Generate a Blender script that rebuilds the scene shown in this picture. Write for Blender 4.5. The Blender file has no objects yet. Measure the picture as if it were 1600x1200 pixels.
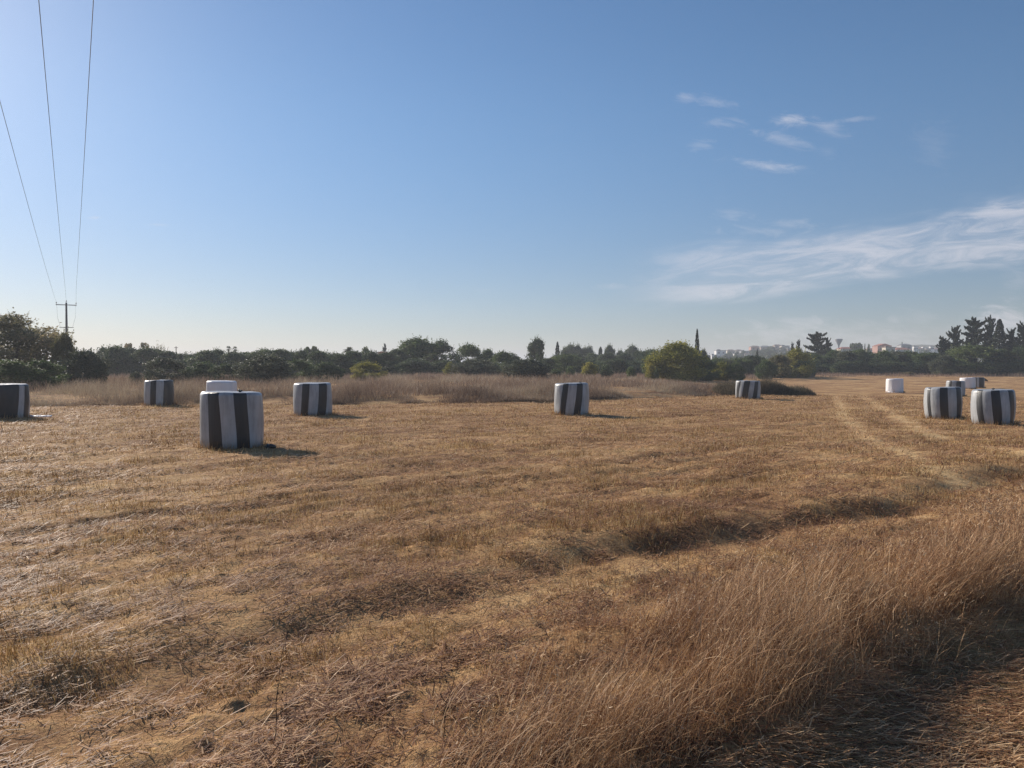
import bpy, math, random
import numpy as np
from mathutils import Vector
R = math.radians
C = bpy.context.scene.collection
sc = bpy.context.scene

# ------------------------------------------------------------------ camera
CAM_Z, HOR, F = 1.64, 575.0, 1230.0
cam = bpy.data.cameras.new('camera'); cam_o = bpy.data.objects.new('camera', cam); C.objects.link(cam_o)
cam_o.location = (0, 0, CAM_Z); cam_o.rotation_euler = (R(90 - 1.16), 0, 0)
cam.sensor_width = 36; cam.lens = 36 * F / 1600; cam.clip_start = 0.05; cam.clip_end = 9000
sc.camera = cam_o

# ------------------------------------------------------------------ light
SUN_EL, SUN_AZ = 25.0, 45.0            # azimuth to the left of the view axis
sv = Vector((-math.sin(R(SUN_AZ)) * math.cos(R(SUN_EL)), math.cos(R(SUN_AZ)) * math.cos(R(SUN_EL)), math.sin(R(SUN_EL))))
sl = bpy.data.lights.new('sun', 'SUN'); so = bpy.data.objects.new('sun', sl); C.objects.link(so)
sl.energy = 4.4; sl.angle = R(0.5); sl.color = (1.0, 0.9, 0.78)
so.rotation_euler = (-sv).to_track_quat('-Z', 'Y').to_euler()
sc.view_settings.view_transform = 'Standard'; sc.view_settings.look = 'None'
sc.view_settings.exposure = 0.55; sc.view_settings.gamma = 1.0
SKY_STRENGTH = 0.070

w = bpy.data.worlds.new('World'); sc.world = w; w.use_nodes = True
wt = w.node_tree; wt.nodes.clear()
def N(t, typ, **kw):
    n = t.nodes.new(typ)
    for k, v in kw.items(): setattr(n, k, v)
    return n
def setin(t, sock, v):
    if isinstance(v, bpy.types.NodeSocket): t.links.new(v, sock)
    else: sock.default_value = v
def M(t, op, a, b=None, c=None, clamp=False):
    n = N(t, 'ShaderNodeMath', operation=op, use_clamp=clamp)
    setin(t, n.inputs[0], a)
    if b is not None: setin(t, n.inputs[1], b)
    if c is not None: setin(t, n.inputs[2], c)
    return n.outputs[0]
def SM(t, x, a, b):
    n = N(t, 'ShaderNodeMapRange', interpolation_type='SMOOTHSTEP')
    setin(t, n.inputs[0], x); n.inputs[1].default_value = a; n.inputs[2].default_value = b
    return n.outputs[0]
def MIX(t, f, a, b, typ='MIX'):
    n = N(t, 'ShaderNodeMix', data_type='RGBA', blend_type=typ)
    setin(t, n.inputs[0], f); setin(t, n.inputs[6], a); setin(t, n.inputs[7], b)
    return n.outputs[2]
def NOISE(t, vec, scale, detail=4, rough=0.55, dist=0.0):
    n = N(t, 'ShaderNodeTexNoise'); n.inputs['Scale'].default_value = scale
    n.inputs['Detail'].default_value = detail; n.inputs['Roughness'].default_value = rough
    n.inputs['Distortion'].default_value = dist
    if vec is not None: t.links.new(vec, n.inputs['Vector'])
    return n.outputs[0]

sky = N(wt, 'ShaderNodeTexSky', sky_type='NISHITA'); sky.sun_disc = False
sky.sun_elevation = R(SUN_EL); sky.sun_rotation = R(-SUN_AZ)
sky.altitude = 100; sky.air_density = 1.0; sky.dust_density = 0.25; sky.ozone_density = 2.6
bg = N(wt, 'ShaderNodeBackground'); out = N(wt, 'ShaderNodeOutputWorld')
tc = N(wt, 'ShaderNodeTexCoord'); sep = N(wt, 'ShaderNodeSeparateXYZ'); wt.links.new(tc.outputs['Generated'], sep.inputs[0])
yy = M(wt, 'MAXIMUM', sep.outputs[1], 0.02)
cu = M(wt, 'DIVIDE', sep.outputs[0], yy); cw = M(wt, 'DIVIDE', sep.outputs[2], yy)   # tangent of bearing / of height
def wvec(su, sw, shear=0.0, off=0.0):
    c = N(wt, 'ShaderNodeCombineXYZ')
    wt.links.new(M(wt, 'MULTIPLY', cu, su), c.inputs[0])
    wt.links.new(M(wt, 'MULTIPLY', M(wt, 'SUBTRACT', cw, M(wt, 'MULTIPLY', cu, shear)), sw), c.inputs[1])
    c.inputs[2].default_value = off
    return c.outputs[0]
n_fine = NOISE(wt, wvec(5, 26, 0.1), 1.6, 9, 0.66, 1.2)
n_big = NOISE(wt, wvec(3, 11, 0.12, 3.0), 1.0, 5, 0.55, 0.3)
# cirrus bank: lies between two sloping lines in bearing / height
def line(p, q):
    (x0, y0), (x1, y1) = p, q
    u0, w0, u1, w1 = (x0 - 800) / F, (HOR - y0) / F, (x1 - 800) / F, (HOR - y1) / F
    s = (w1 - w0) / (u1 - u0)
    return s, w0 - s * u0
s1, c1 = line((1080, 372), (1600, 300)); s2, c2 = line((1000, 480), (1600, 420))
up = M(wt, 'SUBTRACT', M(wt, 'MULTIPLY_ADD', cu, s1, c1), cw)
lo = M(wt, 'SUBTRACT', cw, M(wt, 'MULTIPLY_ADD', cu, s2, c2))
jit = M(wt, 'MULTIPLY', M(wt, 'SUBTRACT', n_big, 0.5), 0.16)
up = SM(wt, M(wt, 'ADD', up, jit), -0.012, 0.030); lo = SM(wt, M(wt, 'ADD', lo, M(wt, 'MULTIPLY', jit, .35)), -0.006, 0.016)
lf = SM(wt, M(wt, 'ADD', cu, M(wt, 'MULTIPLY', jit, 1.5)), 0.12, 0.32)
bank = M(wt, 'MULTIPLY', M(wt, 'MULTIPLY', up, lo), lf)
bank = M(wt, 'MULTIPLY', bank, M(wt, 'MULTIPLY_ADD', SM(wt, n_fine, 0.36, 0.66), 0.44, 0.12))
tot = bank
def puff(px, py, rx, ry, op, tilt=0.0, hard=0.35):
    global tot
    du = M(wt, 'MULTIPLY', M(wt, 'SUBTRACT', cu, (px - 800) / F), F / rx)
    dw = M(wt, 'SUBTRACT', cw, (HOR - py) / F)
    dw = M(wt, 'MULTIPLY', M(wt, 'SUBTRACT', dw, M(wt, 'MULTIPLY', M(wt, 'SUBTRACT', cu, (px - 800) / F), tilt)), F / ry)
    r = M(wt, 'SQRT', M(wt, 'ADD', M(wt, 'MULTIPLY', du, du), M(wt, 'MULTIPLY', dw, dw)))
    r = M(wt, 'ADD', r, M(wt, 'MULTIPLY', M(wt, 'SUBTRACT', n_puff, 0.5), 4.2))
    m = N(wt, 'ShaderNodeMapRange', interpolation_type='SMOOTHSTEP')
    wt.links.new(r, m.inputs[0]); m.inputs[1].default_value = hard - .6; m.inputs[2].default_value = 1.35
    m.inputs[3].default_value = op * .8; m.inputs[4].default_value = 0
    tot = M(wt, 'MAXIMUM', tot, m.outputs[0])
n_puff = NOISE(wt, wvec(14, 44, -0.1, 9.0), 1.8, 9, 0.66, 1.0)
for a in [(1232, 192, 26, 12, .55, 0, .0), (1290, 201, 30, 13, .30, -.35), (1330, 189, 40, 5, .22, .12), (1203, 261, 52, 8, .42, -.12, .0),
          (1125, 196, 34, 8, .24, -.1), (1092, 228, 20, 8, .22), (1218, 219, 40, 9, .26, -.25), (1070, 155, 18, 7, .25), (1112, 162, 26, 8, .24, -.15),
          (1140, 336, 30, 7, .2), (1235, 352, 36, 8, .24, -.05), (1180, 362, 60, 10, .2), (1455, 228, 34, 30, .08), (955, 448, 22, 5, .22), (1290, 240, 16, 8, .1),
          (1225, 518, 80, 22, .5, .05, .0), (1320, 528, 160, 22, .4), (1575, 500, 70, 22, .75, -.05, .1), (1395, 500, 14, 8, .28), (1440, 498, 30, 14, .18), (1500, 515, 110, 18, .16), (1590, 440, 30, 26, .15),
          (152, 341, 13, 2.5, .35), (250, 352, 20, 2, .22), (760, 453, 20, 4, .14), (880, 590, 3, 3, 0)]:
    puff(*a)
front = SM(wt, sep.outputs[1], 0.05, 0.3)
tot = M(wt, 'MULTIPLY', tot, front)
cloud = (8.0, 7.7, 8.1, 1)
tint = N(wt, 'ShaderNodeHueSaturation'); tint.inputs['Saturation'].default_value = 1.16
wt.links.new(sky.outputs[0], tint.inputs['Color'])
clear = MIX(wt, 1.0, tint.outputs[0], (1.0, 1.0, 1.02, 1), 'MULTIPLY')
clear = MIX(wt, SM(wt, sep.outputs[2], 0.0, 0.34), MIX(wt, 1.0, clear, (.64, .635, .74, 1), 'MULTIPLY'), clear)      # sky light toned down and blued by colour grading towards the horizon
wt.links.new(MIX(wt, tot, clear, cloud), bg.inputs[0]); bg.inputs[1].default_value = SKY_STRENGTH
wt.links.new(bg.outputs[0], out.inputs[0])
sc.cycles.max_bounces = 6; sc.cycles.diffuse_bounces = 3; sc.cycles.transmission_bounces = 3; sc.cycles.volume_bounces = 0
sc.cycles.transparent_max_bounces = 8; sc.cycles.use_denoising = True; sc.cycles.denoising_prefilter = 'NONE'; sc.cycles.denoising_input_passes = 'RGB_ALBEDO_NORMAL'
try: sc.cycles.denoiser = 'OPENIMAGEDENOISE'
except Exception: pass
sc.cycles.volume_step_rate = 4

# ------------------------------------------------------------------ helpers
rng = np.random.default_rng(7)
def sm(x, a, b):
    t = np.clip((np.asarray(x, float) - a) / (b - a), 0, 1); return t * t * (3 - 2 * t)
_tab = np.random.default_rng(3).random((256, 256))
def vn(x, y):
    xi = np.floor(x).astype(int); yi = np.floor(y).astype(int); fx = x - xi; fy = y - yi
    fx = fx * fx * (3 - 2 * fx); fy = fy * fy * (3 - 2 * fy)
    a = _tab[xi & 255, yi & 255]; b = _tab[(xi + 1) & 255, yi & 255]; c = _tab[xi & 255, (yi + 1) & 255]; d = _tab[(xi + 1) & 255, (yi + 1) & 255]
    return (a * (1 - fx) + b * fx) * (1 - fy) + (c * (1 - fx) + d * fx) * fy
def fbm(x, y, o=3):
    s = 0; k = 1.0; t = 0
    for i in range(o): s = s + k * vn(x * 2 ** i + 17 * i, y * 2 ** i + 5 * i); t += k; k *= .5
    return s / t
BX = [-300, -30, -8, 2, 12, 19, 60, 61]; BY = [42, 34, 35, 38.5, 50, 58, 400, 400]
def bank_y(x): return np.interp(x, BX, BY)
def uv_of(x, y): return -.61 * x + .79 * y, .79 * x + .61 * y
def uuv(x, y):
    u, v = uv_of(x, y)
    return u + .14 * np.sin(v * .8 + .4) + .08 * np.sin(v * 2.1 + 1) + .25 * (fbm(v * .35, v * 0 + 2.2) - .5), v
def terrain(x, y):
    x = np.asarray(x, float); y = np.asarray(y, float)
    u, v = uuv(x, y)
    r = np.hypot(x, y)
    z = -.15 * (1 - sm(u, 1.7, 2.3)) + .05 * sm(u, 1.75, 2.5) * (1 - sm(u, 3.0, 4.0))
    amp = .75 + .35 * sm(fbm(v * .8 + 9, v * 0), .36, .62)
    amp = amp * (.35 + .45 * sm(x, -1.2, 2))
    z = z - .05 * amp * np.exp(-((u - 4.6) / .3) ** 2) + .135 * amp * sm(u, 4.58, 5.12) * (1 - sm(u, 5.15, 8.5))
    z = z + .035 * (fbm(u * 1.6, v * .16) - .5) * sm(u, 5.2, 6.5)                     # swath rows left by the harvest
    rows = fbm(u * .9 + 40, v * .07)
    z = z - .05 * np.exp(-((rows - .5) / .02) ** 2) * sm(u, 5.5, 7)
    z = z + .06 * (fbm(x * .9, y * .9) - .5) + .055 * (fbm(x * 3.1, y * 3.1) - .5) * (1 - sm(r, 12, 30)) * sm(u, 1.6, 3) + .045 * np.abs(fbm(x * 7.5 + 3, y * 7.5, 2) - .5) * 2 * (1 - sm(r, 14, 34)) * sm(u, 1.6, 3) * (.3 + sm(fbm(x * .8, y * .8 + 20), .3, .6)) * (1 - .8 * np.exp(-((u - 4.8) / .5) ** 2))
    z = z - .011 * np.maximum(x, 0) * sm(y, 8, 22) * (1 - sm(y, 95, 145)) * (x < 400)
    z = z + .32 * sm(y - bank_y(x), -.5, 3.0) * (1 - sm(x, 14, 20))
    z = z + (.22 + .23 * sm(x, -25, 5)) * sm(y, 55, 135)
    t = x / np.maximum(y, 1)
    hill = np.interp(t, [-.9, -.3, .1, .2, .26, .30, .33, .36, .40, .45, .5, .6, .9], [6, 5, 4, 6, 8.5, 11, 14, 13, 11.5, 11.5, 12, 10, 8])
    z = z + hill * sm(y, 230, 640) + 1.2 * (fbm(x * .02, y * .02) - .5) * sm(y, 180, 350)
    return z
def at(px, d): return (px - 800) / F * d, d
def top_h(py, d, z): return CAM_Z + (HOR - py) / F * d - z

def new_mesh(name, V, Fc, mats, smooth=False, attrs=None, midx=None):
    me = bpy.data.meshes.new(name)
    V = np.asarray(V, np.float32); 
    if isinstance(Fc, np.ndarray):
        k = Fc.shape[1]; nf = len(Fc)
        me.vertices.add(len(V)); me.vertices.foreach_set('co', V.ravel())
        me.loops.add(nf * k); me.loops.foreach_set('vertex_index', Fc.astype(np.int32).ravel())
        me.polygons.add(nf); me.polygons.foreach_set('loop_start', np.arange(0, nf * k, k, dtype=np.int32))
        me.polygons.foreach_set('loop_total', np.full(nf, k, np.int32))
    else:
        me.from_pydata(V.tolist(), [], Fc)
    if attrs:
        for k2, a in attrs.items():
            at_ = me.attributes.new(k2, 'FLOAT', 'POINT'); at_.data.foreach_set('value', np.asarray(a, np.float32))
    for m in mats: me.materials.append(m)
    if midx is not None: me.polygons.foreach_set('material_index', np.asarray(midx, np.int32))
    if smooth: me.polygons.foreach_set('use_smooth', np.ones(len(me.polygons), bool))
    me.update(calc_edges=True)
    return me
def link(name, me, parent=None, loc=None):
    o = bpy.data.objects.new(name, me); C.objects.link(o)
    if parent is not None: o.parent = parent
    if loc is not None: o.location = loc
    return o
def tag(o, label=None, cat=None, group=None, kind=None):
    if label: o['label'] = label
    if cat: o['category'] = cat
    if group: o['group'] = group
    if kind: o['kind'] = kind
    return o
class MB:
    def __init__(s): s.V = []; s.F = []; s.m = []
    def add(s, V, Fs, mi=0):
        b = len(s.V); s.V += [tuple(map(float, v)) for v in V]; s.F += [tuple(i + b for i in f) for f in Fs]; s.m += [mi] * len(Fs); return s
    def box(s, c, d, mi=0, rz=0):
        x, y, z = [k / 2 for k in d]; V = []
        for sx, sy, sz in [(-1, -1, -1), (1, -1, -1), (1, 1, -1), (-1, 1, -1), (-1, -1, 1), (1, -1, 1), (1, 1, 1), (-1, 1, 1)]:
            a, b = sx * x, sy * y
            V.append((c[0] + a * math.cos(rz) - b * math.sin(rz), c[1] + a * math.sin(rz) + b * math.cos(rz), c[2] + sz * z))
        return s.add(V, [(0, 3, 2, 1), (4, 5, 6, 7), (0, 1, 5, 4), (1, 2, 6, 5), (2, 3, 7, 6), (3, 0, 4, 7)], mi)
    def tube(s, pts, rad, n=8, mi=0, cap=True):
        pts = [Vector(p) for p in pts]; rad = rad if hasattr(rad, '__len__') else [rad] * len(pts); V = []; Fs = []
        for i, p in enumerate(pts):
            d = (pts[min(i + 1, len(pts) - 1)] - pts[max(i - 1, 0)]).normalized()
            a = d.cross(Vector((0, 0, 1)));  a = a.normalized() if a.length > .05 else Vector((1, 0, 0)); b = d.cross(a).normalized()
            for k in range(n):
                t = 2 * math.pi * k / n; V.append(p + (a * math.cos(t) + b * math.sin(t)) * rad[i])
        for i in range(len(pts) - 1):
            for k in range(n): Fs.append((i * n + k, i * n + (k + 1) % n, (i + 1) * n + (k + 1) % n, (i + 1) * n + k))
        if cap: Fs += [tuple(range(n))[::-1], tuple((len(pts) - 1) * n + k for k in range(n))]
        return s.add(V, Fs, mi)
    def lathe(s, prof, c=(0, 0, 0), n=14, mi=0):
        V = []; Fs = []
        for r_, z in prof:
            for k in range(n): V.append((c[0] + r_ * math.cos(2 * math.pi * k / n), c[1] + r_ * math.sin(2 * math.pi * k / n), c[2] + z))
        for i in range(len(prof) - 1):
            for k in range(n): Fs.append((i * n + k, i * n + (k + 1) % n, (i + 1) * n + (k + 1) % n, (i + 1) * n + k))
        return s.add(V, Fs, mi)
    def build(s, name, mats, parent=None, smooth=False):
        if not isinstance(mats, (list, tuple)): mats = [mats]
        return link(name, new_mesh(name, s.V, s.F, mats, smooth, midx=s.m), parent)

# ------------------------------------------------------------------ materials
def mat(name):
    m = bpy.data.materials.new(name); m.use_nodes = True; t = m.node_tree
    return m, t, t.nodes['Principled BSDF']
def RAMP(t, f, stops):
    n = N(t, 'ShaderNodeValToRGB'); t.links.new(f, n.inputs[0]); e = n.color_ramp.elements
    while len(e) < len(stops): e.new(.5)
    for k, (p, c) in zip(e, stops): k.position = p; k.color = (*c, 1)
    return n.outputs[0]
def simple(name, col, rough=.7, var=.25, scale=3.0, metal=0, bump=0.0):
    m, t, b = mat(name); tcn = N(t, 'ShaderNodeTexCoord')
    n = NOISE(t, tcn.outputs['Object'], scale, 5)
    dark = tuple(c * (1 - var) for c in col); lite = tuple(min(1, c * (1 + var)) for c in col)
    t.links.new(RAMP(t, n, [(.3, dark), (.7, lite)]), b.inputs['Base Color'])
    b.inputs['Roughness'].default_value = rough; b.inputs['Metallic'].default_value = metal
    if bump:
        bn = N(t, 'ShaderNodeBump'); bn.inputs['Strength'].default_value = bump; bn.inputs['Distance'].default_value = .02
        t.links.new(n, bn.inputs['Height']); t.links.new(bn.outputs[0], b.inputs['Normal'])
    return m
def leafy(name, stops, trans=.3, objvar=.18, rough=.6):
    m, t, b = mat(name); a = N(t, 'ShaderNodeAttribute', attribute_name='tone')
    col = RAMP(t, a.outputs['Fac'], stops)
    oi = N(t, 'ShaderNodeObjectInfo'); h = N(t, 'ShaderNodeHueSaturation')
    t.links.new(M(t, 'MULTIPLY_ADD', oi.outputs['Random'], objvar * 2, 1 - objvar), h.inputs['Value'])
    t.links.new(M(t, 'MULTIPLY_ADD', oi.outputs['Random'], -.03, .515), h.inputs['Hue'])
    t.links.new(col, h.inputs['Color'])
    b.inputs['Roughness'].default_value = rough; b.inputs['Specular IOR Level'].default_value = .25
    t.links.new(h.outputs[0], b.inputs['Base Color'])
    tr = N(t, 'ShaderNodeBsdfTranslucent'); t.links.new(h.outputs[0], tr.inputs[0])
    mx = N(t, 'ShaderNodeMixShader'); mx.inputs[0].default_value = trans
    t.links.new(b.outputs[0], mx.inputs[1]); t.links.new(tr.outputs[0], mx.inputs[2])
    t.links.new(mx.outputs[0], t.nodes['Material Output'].inputs['Surface'])
    return m
straw = leafy('dry_stubble', [(0, (.10, .042, .018)), (.3, (.30, .15, .064)), (.65, (.54, .335, .155)), (1, (.80, .58, .32))], .22, 0)
vergem = leafy('dry_verge_grass', [(0, (.13, .065, .03)), (.3, (.36, .21, .10)), (.7, (.56, .375, .185)), (1, (.78, .60, .37))], .25, 0)
roughm = leafy('rough_dry_grass', [(0, (.10, .06, .045)), (.4, (.24, .165, .115)), (.8, (.37, .28, .20)), (1, (.46, .38, .26))], .25, 0)
weedm = leafy('dry_weed', [(0, (.07, .045, .03)), (1, (.16, .11, .08))], .1, 0)
L_dark = leafy('dark_leaves', [(0, (.038, .060, .024)), (.6, (.082, .118, .044)), (1, (.14, .18, .07))])
L_mid = leafy('mid_leaves', [(0, (.052, .082, .026)), (.6, (.11, .155, .045)), (1, (.19, .235, .08))])
L_olive = leafy('olive_leaves', [(0, (.05, .062, .034)), (.6, (.105, .12, .065)), (1, (.18, .19, .105))])
L_yel = leafy('yellow_green_leaves', [(0, (.12, .13, .025)), (.5, (.24, .24, .045)), (1, (.44, .39, .08))], .45)
L_brown = leafy('browning_leaves', [(0, (.07, .078, .035)), (.5, (.17, .16, .07)), (1, (.36, .29, .15))], .4, .3)
L_con = leafy('conifer_needles', [(0, (.018, .03, .014)), (.6, (.036, .055, .025)), (1, (.06, .08, .038))], .1)
L_dry = leafy('dry_twigs', [(0, (.075, .06, .04)), (1, (.28, .22, .15))], .4)
bark = simple('bark', (.10, .08, .06), .9, .4, 8)
pole_m = simple('creosoted_timber', (.09, .075, .065), .85, .3, 6)
steel = simple('weathered_steel', (.16, .16, .16), .5, .2, 10, .6)
porc = simple('brown_porcelain', (.08, .05, .04), .3, .1, 5)
cable = simple('aluminium_cable', (.07, .07, .08), .5, .1, 5)

def ground_mat(name, stops, golden=0.0, rowamp=1.0):
    m, t, b = mat(name); g = N(t, 'ShaderNodeNewGeometry')
    mp = N(t, 'ShaderNodeMapping'); mp.inputs['Rotation'].default_value = (0, 0, R(-37.7)); mp.inputs['Scale'].default_value = (.16, 1, 1)
    mp.vector_type = 'TEXTURE'
    mp.inputs['Rotation'].default_value = (0, 0, R(37.7)); mp.inputs['Scale'].default_value = (6, 1, 1)
    t.links.new(g.outputs['Position'], mp.inputs['Vector'])
    rows = NOISE(t, mp.outputs[0], 1.3, 5, .6)
    big = NOISE(t, g.outputs['Position'], .22, 4, .6)
    midn = NOISE(t, g.outputs['Position'], 2.2, 5, .65)
    fine = NOISE(t, g.outputs['Position'], 38, 4, .7)
    f = M(t, 'ADD', M(t, 'MULTIPLY', rows, .32), M(t, 'ADD', M(t, 'MULTIPLY', big, .22), M(t, 'ADD', M(t, 'MULTIPLY', midn, .26), M(t, 'MULTIPLY', fine, .30))))
    tr = N(t, 'ShaderNodeAttribute', attribute_name='track')
    f = M(t, 'MULTIPLY_ADD', tr.outputs['Fac'], .13, f)
    t.links.new(RAMP(t, f, stops), b.inputs['Base Color'])
    b.inputs['Roughness'].default_value = .95; b.inputs['Specular IOR Level'].default_value = .1
    bn = N(t, 'ShaderNodeBump'); bn.inputs['Strength'].default_value = .9; bn.inputs['Distance'].default_value = .05
    t.links.new(M(t, 'ADD', M(t, 'MULTIPLY', fine, .5), M(t, 'ADD', midn, rows)), bn.inputs['Height']); t.links.new(bn.outputs[0], b.inputs['Normal'])
    return m
field_m = ground_mat('stubble_field', [(.41, (.11, .052, .027)), (.50, (.27, .145, .07)), (.57, (.45, .27, .125)), (.66, (.62, .42, .21))])
track_m = ground_mat('straw_covered_track', [(.38, (.13, .075, .035)), (.48, (.26, .155, .07)), (.58, (.38, .245, .11)), (.68, (.5, .35, .17))])
hill_m = ground_mat('scrubby_hillside', [(.38, (.03, .04, .02)), (.48, (.06, .07, .03)), (.60, (.11, .10, .055)), (.72, (.2, .16, .1))])

# ------------------------------------------------------------------ ground sheet
def tracks(x, y):
    A = np.array([(24, 60), (21, 51), (12.1, 28.5), (9.1, 20.4), (7.5, 14.8), (6.4, 11.6), (5.6, 9)])
    B = np.array([(28, 62), (24, 54), (13.6, 27.4), (11.1, 21), (10, 17), (9.4, 14), (9.0, 12)])
    f = np.zeros_like(x)
    for P in (A, B):
        o = np.argsort(P[:, 1]); xc = np.interp(y, P[o, 1], P[o, 0])
        f = np.maximum(f, np.exp(-((x - xc) / .28) ** 2) * sm(y, 9, 13) * (1 - sm(y, 50, 58)))
    return f * (.45 + .9 * vn(x * 1.5, y * .8))
rad = [0.0] + list(0.5 * np.exp(np.arange(0, 480) * .009)); rad += list(rad[-1] * np.exp(np.arange(1, 5400) * .019)); rad = np.array([r_ for r_ in rad if r_ < 4200])
ang = np.unique(np.concatenate([np.arange(-48, 48.01, .35), np.arange(48, 180, 3.0), np.arange(-180, -48, 3.0)]))
ang = R(1) * ang
Rr, Aa = np.meshgrid(rad, ang, indexing='ij')
GX, GY = Rr * np.sin(Aa), Rr * np.cos(Aa)
GZ = terrain(GX, GY)
V = np.stack([GX, GY, GZ], -1).reshape(-1, 3); na = len(ang)
i, j = np.meshgrid(np.arange(len(rad) - 1), np.arange(na), indexing='ij'); j2 = (j + 1) % na
FQ = np.stack([i * na + j, i * na + j2, (i + 1) * na + j2, (i + 1) * na + j], -1).reshape(-1, 4)
cx = V[FQ].mean(1); uu_, vv_ = uuv(cx[:, 0], cx[:, 1]); rr_ = np.hypot(cx[:, 0], cx[:, 1])
far = (rr_ > 200); trk = (uu_ < 1.95) & (rr_ < 60) & ~far
def sub(name, msk, m):
    f = FQ[msk]; ids, inv = np.unique(f, return_inverse=True); v = V[ids]
    o = link(name, new_mesh(name, v, inv.reshape(-1, 4), [m], True, {'track': tracks(v[:, 0], v[:, 1])}))
    return tag(o, kind='structure')
sub('field', ~far & ~trk, field_m); sub('farm_track', trk, track_m); sub('hills', far, hill_m)

# distant mountain ridge
xs = np.linspace(330, 1000, 90); V2 = []; F2 = []
hz = 34 * np.interp(xs, [330, 430, 520, 560, 680, 800, 1000], [.0, .45, .93, 1.0, .98, .7, .2]) + 3 * (fbm(xs * .03, xs * 0) - .5)
rowsn = 10
for a in range(rowsn):
    t_ = a / (rowsn - 1)
    for k, x_ in enumerate(xs): V2.append((x_, 1040 + (t_ - .5) * 300, -2 + (hz[k] + 2 + (4 * (vn(np.array(x_ * .04), np.array(a * 1.3)) - .5))) * math.sin(math.pi * t_) ** .7 if 0 < a < rowsn - 1 else -6))
for a in range(rowsn - 1):
    for k in range(len(xs) - 1): F2.append((a * 90 + k, a * 90 + k + 1, (a + 1) * 90 + k + 1, (a + 1) * 90 + k))
tag(link('mountain', new_mesh('mountain', V2, F2, [hill_m], True)), kind='structure')

# ------------------------------------------------------------------ grass
def ribbons(P, head, l0, l1, L, Wd, nseg, tone, tip=.15, wside=None, bulge=None):
    n = len(P); side = rng.uniform(0, 2 * np.pi, n) if wside is None else wside
    S = np.stack([np.cos(side), np.sin(side), np.zeros(n)], -1)
    H = np.stack([np.cos(head), np.sin(head)], -1); p = P.copy(); out_ = []
    for k in range(nseg + 1):
        s = k / nseg
        wk = Wd * (1 - (1 - tip) * s)
        if bulge is not None and k == nseg - 1: wk = wk * np.where(bulge, 2.6, 1)
        out_.append(p - S * wk[:, None] / 2); out_.append(p + S * wk[:, None] / 2)
        th = l0 + (l1 - l0) * (s + .5 / nseg)
        p = p + (L / nseg)[:, None] * np.concatenate([H * np.sin(th)[:, None], np.cos(th)[:, None]], 1)
    Vv = np.stack(out_, 1).reshape(-1, 3); k2 = 2 * (nseg + 1)
    base = np.arange(n)[:, None] * k2
    Fq = np.concatenate([base + np.array([[2 * k, 2 * k + 1, 2 * k + 3, 2 * k + 2]]) for k in range(nseg)], 0)
    return Vv, Fq, np.repeat(tone, k2)
def merge(parts):
    Vs, Fs, Ts, b = [], [], [], 0
    for v, f, t_ in parts: Vs.append(v); Fs.append(f + b); Ts.append(t_); b += len(v)
    return np.concatenate(Vs), np.concatenate(Fs), np.concatenate(Ts)
def wedge(n, r1, r2, k, half=42):
    e = 2 - k; r_ = (rng.random(n) * (r2 ** e - r1 ** e) + r1 ** e) ** (1 / e); a = R(1) * rng.uniform(-half, half, n)
    return r_ * np.sin(a), r_ * np.cos(a), r_
def in_bank(x, y): return (y > bank_y(x) + .3) & (x < 19)
HV = math.atan2(.61, .79)     # direction of the rows
# upright stubble
x, y, r_ = wedge(620000, 2.3, 60, 1.6); u, v = uuv(x, y)
pn = fbm(x * 1.1, y * 1.1); rown = fbm(u * 2.2, v * .3 + 50)
dens = (.25 + .75 * sm(pn, .35, .6)) * (.35 + .65 * sm(rown, .3, .6)) * (1 - .8 * np.clip(tracks(x, y), 0, 1))
keep = (u > 2.9) & ~in_bank(x, y) & (rng.random(len(x)) < dens)
x, y, r_, u, v, pn = [k[keep] for k in (x, y, r_, u, v, pn)]; n = len(x)
P = np.stack([x, y, terrain(x, y) - .01], -1)
hb = (.022 + .06 * sm(fbm(x * 1.7 + 7, y * 1.7), .3, .7)) * (1 + .8 * (rng.random(n) < .05)) * (.55 + .45 * sm(u, 3.6, 5.4))
sz = np.maximum(1, (r_ / 6) ** .8)
tone = np.clip(-.02 + .45 * fbm(x * .8 + 31, y * .8) + .35 * fbm(x * 5, y * 5) + rng.normal(0, .27, n), 0, 1)
A1 = ribbons(P, rng.uniform(0, 6.28, n), rng.uniform(0, .35, n), rng.uniform(.1, 1.2, n), hb * rng.uniform(.6, 1.4, n), .0032 * sz * rng.uniform(.7, 1.4, n), 1, tone, .5)
tag(link('stubble', new_mesh('stubble', A1[0], A1[1], [straw], attrs={'tone': A1[2]})), 'short brown stubble standing across the harvested field', 'stubble', kind='stuff')
# lying straw, field and track
x, y, r_ = wedge(760000, 2.2, 60, 1.65); u, v = uuv(x, y)
pn = fbm(u * 1.4 + 3, v * .5 + 70)
dens = np.where(u < 2.1, 1.0, (.30 + .7 * sm(pn, .35, .62)) * (.05 + .95 * sm(fbm(x * 4.1, y * 4.1 + 8), .38, .56)))
keep = ~in_bank(x, y) & (rng.random(len(x)) < dens)
x, y, r_, u, v, pn = [k[keep] for k in (x, y, r_, u, v, pn)]; n = len(x)
tr_ = u < 2.1
P = np.stack([x, y, terrain(x, y) + rng.uniform(.0, .035, n)], -1); sz = np.maximum(1, (r_ / 6) ** .75)
tone = np.clip(.26 + .6 * fbm(x * .7 + 11, y * .7 + 3) + rng.normal(0, .30, n) + .12 * np.clip(tracks(x, y), 0, 1) - .27 * (1 - sm(u, 4, 11)) * (u > 2.1), 0, 1)
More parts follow.
